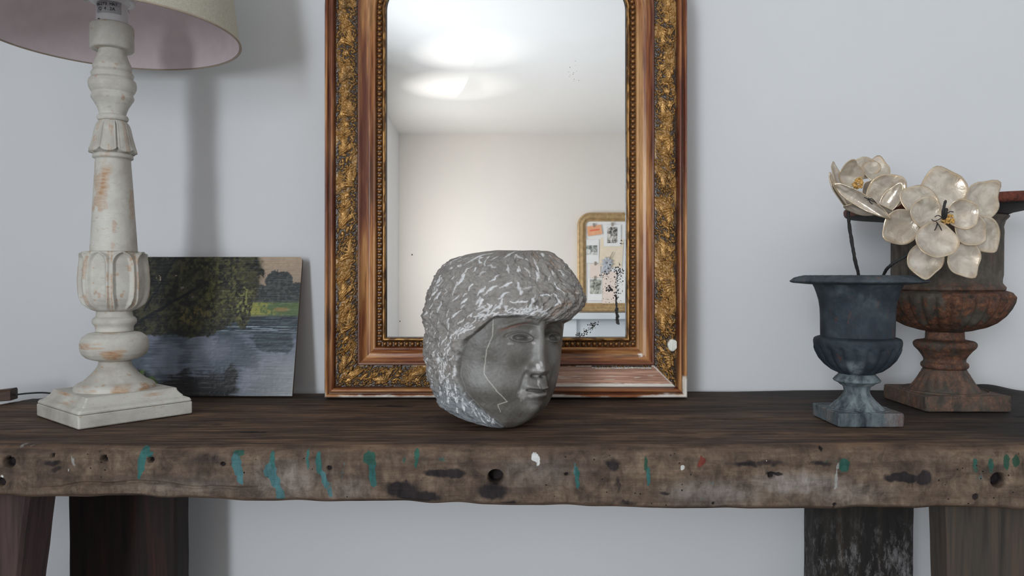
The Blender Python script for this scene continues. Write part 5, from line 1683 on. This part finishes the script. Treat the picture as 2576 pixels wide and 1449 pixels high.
FB2 = P(2222, 696, BY - .01)
fl2 = empty('shell_flower', FB2, (0, 0, 0), 'right shell flower facing the room, large open petals before the rusty urn', 'flower', 'mother of pearl flowers in the blue urn')
spts = [P(2205, 760, BY - .005), P(2222, 694, BY - .01), P(2240, 668, 1.04), P(2275, 646, 1.03), P(2330, 610, 1.02), P(2385, 565, 1.015)]
link('stem', tube_mesh('stem', [p - FB2 for p in catmull(spts, 10)], .0022, 8, .3), m_stem, fl2)
for i, a in enumerate([
    (2366, 483, 1.015, 57, 52, 112, -8, 0, .26, .14),
    (2462, 506, 1.02, 46, 50, 35, -10, 5, .26, .26),
    (2312, 512, 1.005, 40, 50, 150, -5, 10, .26, .08),
    (2265, 570, 1.0, 42, 46, 215, -5, 0, .28, .12),
    (2466, 586, 1.01, 40, 52, -42, -12, 0, .26, .10),
    (2322, 653, .992, 44, 40, -92, 0, 0, .28, .20),
    (2418, 652, .992, 44, 40, -62, 0, -5, .28, .24),
    (2435, 578, .985, 38, 42, -35, -5, 0, .3, .08),
    (2325, 538, .978, 40, 40, 160, 5, 5, .3, .06),
    (2418, 540, .972, 37, 36, 25, 8, -5, .36, .05),
    (2350, 606, .962, 52, 44, -95, 12, 0, .32, .04),
]): petal(fl2, FB2, *a, seed=20 + i)
stamens(fl2, FB2, 2385, 552, .962, .0078, 44, 5)
wires(fl2, FB2, 2373, 530, .955, [([(0, 22, -.004), (-1, 6, .002), (2, -10, .004), (6, -26, .002)], .0018), ([(4, 20, -.004), (5, 6, .002), (8, -6, .002)], .0026), ([(2, 22, 0), (-12, 12, .004), (-22, 16, .002)], .0006),
                                 ([(-14, 30, 0), (-18, 42, .003), (-22, 50, 0)], .0007), ([(-18, 28, 0), (-10, 38, .004), (-4, 50, 0)], .0007), ([(0, 16, 0), (-20, 26, .004), (-30, 22, 0)], .0006), ([(8, 8, 0), (18, 2, .003), (26, 4, 0)], .0006)])

KO = 0.9
# ------------------------------------------------------------------ things of the room that the mirror shows: gilt pin-up frame, cards, white mantel
def wall_rect(px0, py0, px1, py1, off=0.0):
    a = on_wall(px0, py0, off); c_ = on_wall(px1, py1, off)
    return min(a.x, c_.x), max(a.x, c_.x), min(a.z, c_.z), max(a.z, c_.z)


gx0, _, gz0, gz1 = wall_rect(1452, 536, 1570, 784)
gx1 = gx0 + 0.70
pf = empty('pinup_frame', ((gx0 + gx1) / 2, OPP + .001, gz0), (0, 0, 0), 'gilt round-cornered frame with pinned cards on opposite wall, seen in the mirror', 'frame')
m_gilt = simple('worn_gilt', alb(150, 124, 84), .4, metal=.3, var=.25, scale=30)
m_linb = simple('pale_lining_board', alb(214, 206, 196), .8, var=.04, scale=10)
w2 = (gx1 - gx0) / 2; gh = gz1 - gz0
prof_f = [(0, 0), (0, .03), (.012, .04), (.024, .034), (.030, .036), (.045, .04), (.055, .03), (.060, .02), (.070, .022), (.076, .012)]


def rr_path(dd, n=8):
    R0 = .11; r = max(R0 - dd, .012); pts = []
    for qx, qz, a0 in ((1, 1, 0), (-1, 1, 90)):
        for k in range(n + 1):
            a = math.radians(a0 + 90 * k / n); pts.append(((w2 - R0) * qx + r * math.cos(a), gh - R0 + r * math.sin(a)))
    pts += [(-w2 + dd, dd), (w2 - dd, dd)]
    return pts


ringv = [[(x, h, z) for x, z in rr_path(dd)] for dd, h in prof_f]
V = np.array(ringv)
me = quads_mesh('frame_moulding', V, grid_faces(V.shape[0], V.shape[1], False, True), sm=False)
link('frame_moulding', me, m_gilt, pf)
box('lining_board', -w2 + .07, w2 - .07, .002, .012, .07, gh - .07, m_linb, pf)

m_card_w = simple('white_card', alb(222, 214, 206), .7, var=.03); m_card_b = simple('beige_card', alb(206, 184, 162), .7, var=.05)
m_card_o = simple('orange_tag', alb(214, 142, 104), .7, var=.08); m_red = simple('red_print', alb(200, 90, 60), .7, var=.1)
m_pink = simple('pink_card', alb(214, 182, 172), .7, var=.03)
m_ros = simple('grey_blue_ribbon', alb(150, 154, 162), .6, var=.15, scale=60)


def photo_mat(name, seed, c1, c2):
    m, nt, b = new_mat(name); n_ = noise(nt, coords(nt), 22 + seed, 4, .6, 1.2)
    nt.links.new(ramp(nt, n_, [(0.4, c1), (0.6, c2)]), b.inputs['Base Color']); b.inputs['Roughness'].default_value = .5
    return m


m_ph1 = photo_mat('dark_photograph', 5, alb(58, 56, 54), alb(190, 185, 178)); m_ph2 = photo_mat('grey_landscape_print', 1, alb(84, 90, 88), alb(190, 192, 188)); m_ph3 = photo_mat('grey_foliage_print', 9, alb(80, 84, 78), alb(170, 172, 160))
m_clip = simple('metal_clip', alb(140, 130, 118), .4, metal=.5)


def card(name, r, mat, label, cat='card', rot=0.0, off=.016, inner=None, clip=True):
    x0, x1, z0, z1 = wall_rect(*r)
    cx_, cz_ = (x0 + x1) / 2, (z0 + z1) / 2; hx, hz = (x1 - x0) / 2, (z1 - z0) / 2
    e = empty(name, (cx_, OPP + off, cz_), (0, rot, 0), label, cat)
    box('sheet', -hx, hx, 0, .0015, -hz, hz, mat, e)
    if inner:
        (a0, b0, a1, b1, im) = inner
        box('printed_picture', -hx + 2 * hx * a0, -hx + 2 * hx * a1, .0012, .0024, -hz + 2 * hz * b0, -hz + 2 * hz * b1, im, e)
    if clip: box('clip', -.008, .008, -.001, .008, hz - .012, hz + .02, m_clip, e, .002)
    return e


# the room beyond is seen mirror-wise: left in the glass is left in the room
card('portrait_print', (1518, 566, 1561, 620), m_card_w, 'dark ornate portrait print on white card, top right in the pin-up frame', 'print', 0, .020, (.2, .15, .8, .9, m_ph1))
card('orange_tag', (1477, 568, 1513, 592), m_card_o, 'orange tag with red print hanging top left in the pin-up frame', 'tag', math.radians(-8), .021, (.15, .45, .85, .6, m_red))
card('landscape_postcard', (1474, 603, 1506, 662), m_card_w, 'white postcard with grey landscape picture, left in the pin-up frame', 'postcard', 0, .018, (.0, .35, .88, .75, m_ph2), False)
card('foliage_postcard', (1478, 700, 1514, 756), m_card_w, 'white postcard with grey foliage picture, bottom left in the pin-up frame', 'postcard', 0, .020, (.15, .3, .95, .95, m_ph3))
card('pink_card', (1484, 664, 1510, 699), m_pink, 'blank pink card between the two postcards in the pin-up frame', 'card', 0, .018)
card('beige_envelope', (1508, 600, 1566, 672), m_card_b, 'beige envelope hanging behind the grey ribbon in the pin-up frame', 'envelope', math.radians(4), .0165, None, False)
card('pink_sheet', (1514, 684, 1550, 764), m_pink, 'blank pink sheet bottom middle in the pin-up frame', 'sheet', 0, .0175, None, False)
x0, x1, z0, z1 = wall_rect(1509, 646, 1542, 688)
e = empty('ribbon_rosette', ((x0 + x1) / 2, OPP + .024, (z0 + z1) / 2), (0, math.radians(12), 0), 'grey blue ribbon rosette hanging by a cord in the pin-up frame', 'rosette')
bm = bmesh.new(); hz = (z1 - z0) / 2; hx = (x1 - x0) / 2
for k in range(9):
    a = 2 * math.pi * k / 9
    bmesh.ops.create_uvsphere(bm, u_segments=8, v_segments=6, radius=1, matrix=Matrix.Translation((hx * .5 * math.cos(a), 0.004, hz * .25 + hz * .42 * math.sin(a))) @ Matrix.Rotation(-a, 4, 'Y') @ Matrix.Diagonal((hx * .45, .008, hx * .22, 1)))
bm_obj('pleated_ribbon', bm, m_ros, e, True)
box('ribbon_tail', -hx * .5, hx * .45, .001, .004, -hz, 0, m_ros, e)
link('cord', tube_mesh('cord', [(0, .006, hz * .5), (.015, .007, hz), (.03, .006, hz * 1.7)], .004, 6), m_clip, e)

# white chest / mantel under the pin-up frame
_, _, _, mz = wall_rect(1452, 536, 1570, 788)
mz = on_wall(1500, 788, .30).z
mt = empty('white_mantel', ((gx0 + gx1) / 2 + .1, OPP + .16, 0), (0, 0, 0), 'bluish white painted mantel under the pin-up frame, seen in the mirror', 'mantel')
m_mant = simple('blue_white_paint', (.74, .80, .84, 1), .5, var=.04, scale=6)
box('shelf', -.72, .9, -.155, .17, mz - .05, mz, m_mant, mt, .005)
box('left_pilaster', -.66, -.48, -.155, .13, 0.0, mz - .051, m_mant, mt, .005)
box('right_pilaster', .66, .84, -.155, .13, 0.0, mz - .051, m_mant, mt, .005)
box('frieze', -.479, .659, -.155, .11, mz - .32, mz - .051, m_mant, mt, .005)
box('chimney_board', -.479, .659, -.155, .06, 0.0, mz - .321, m_mant, mt, .003)
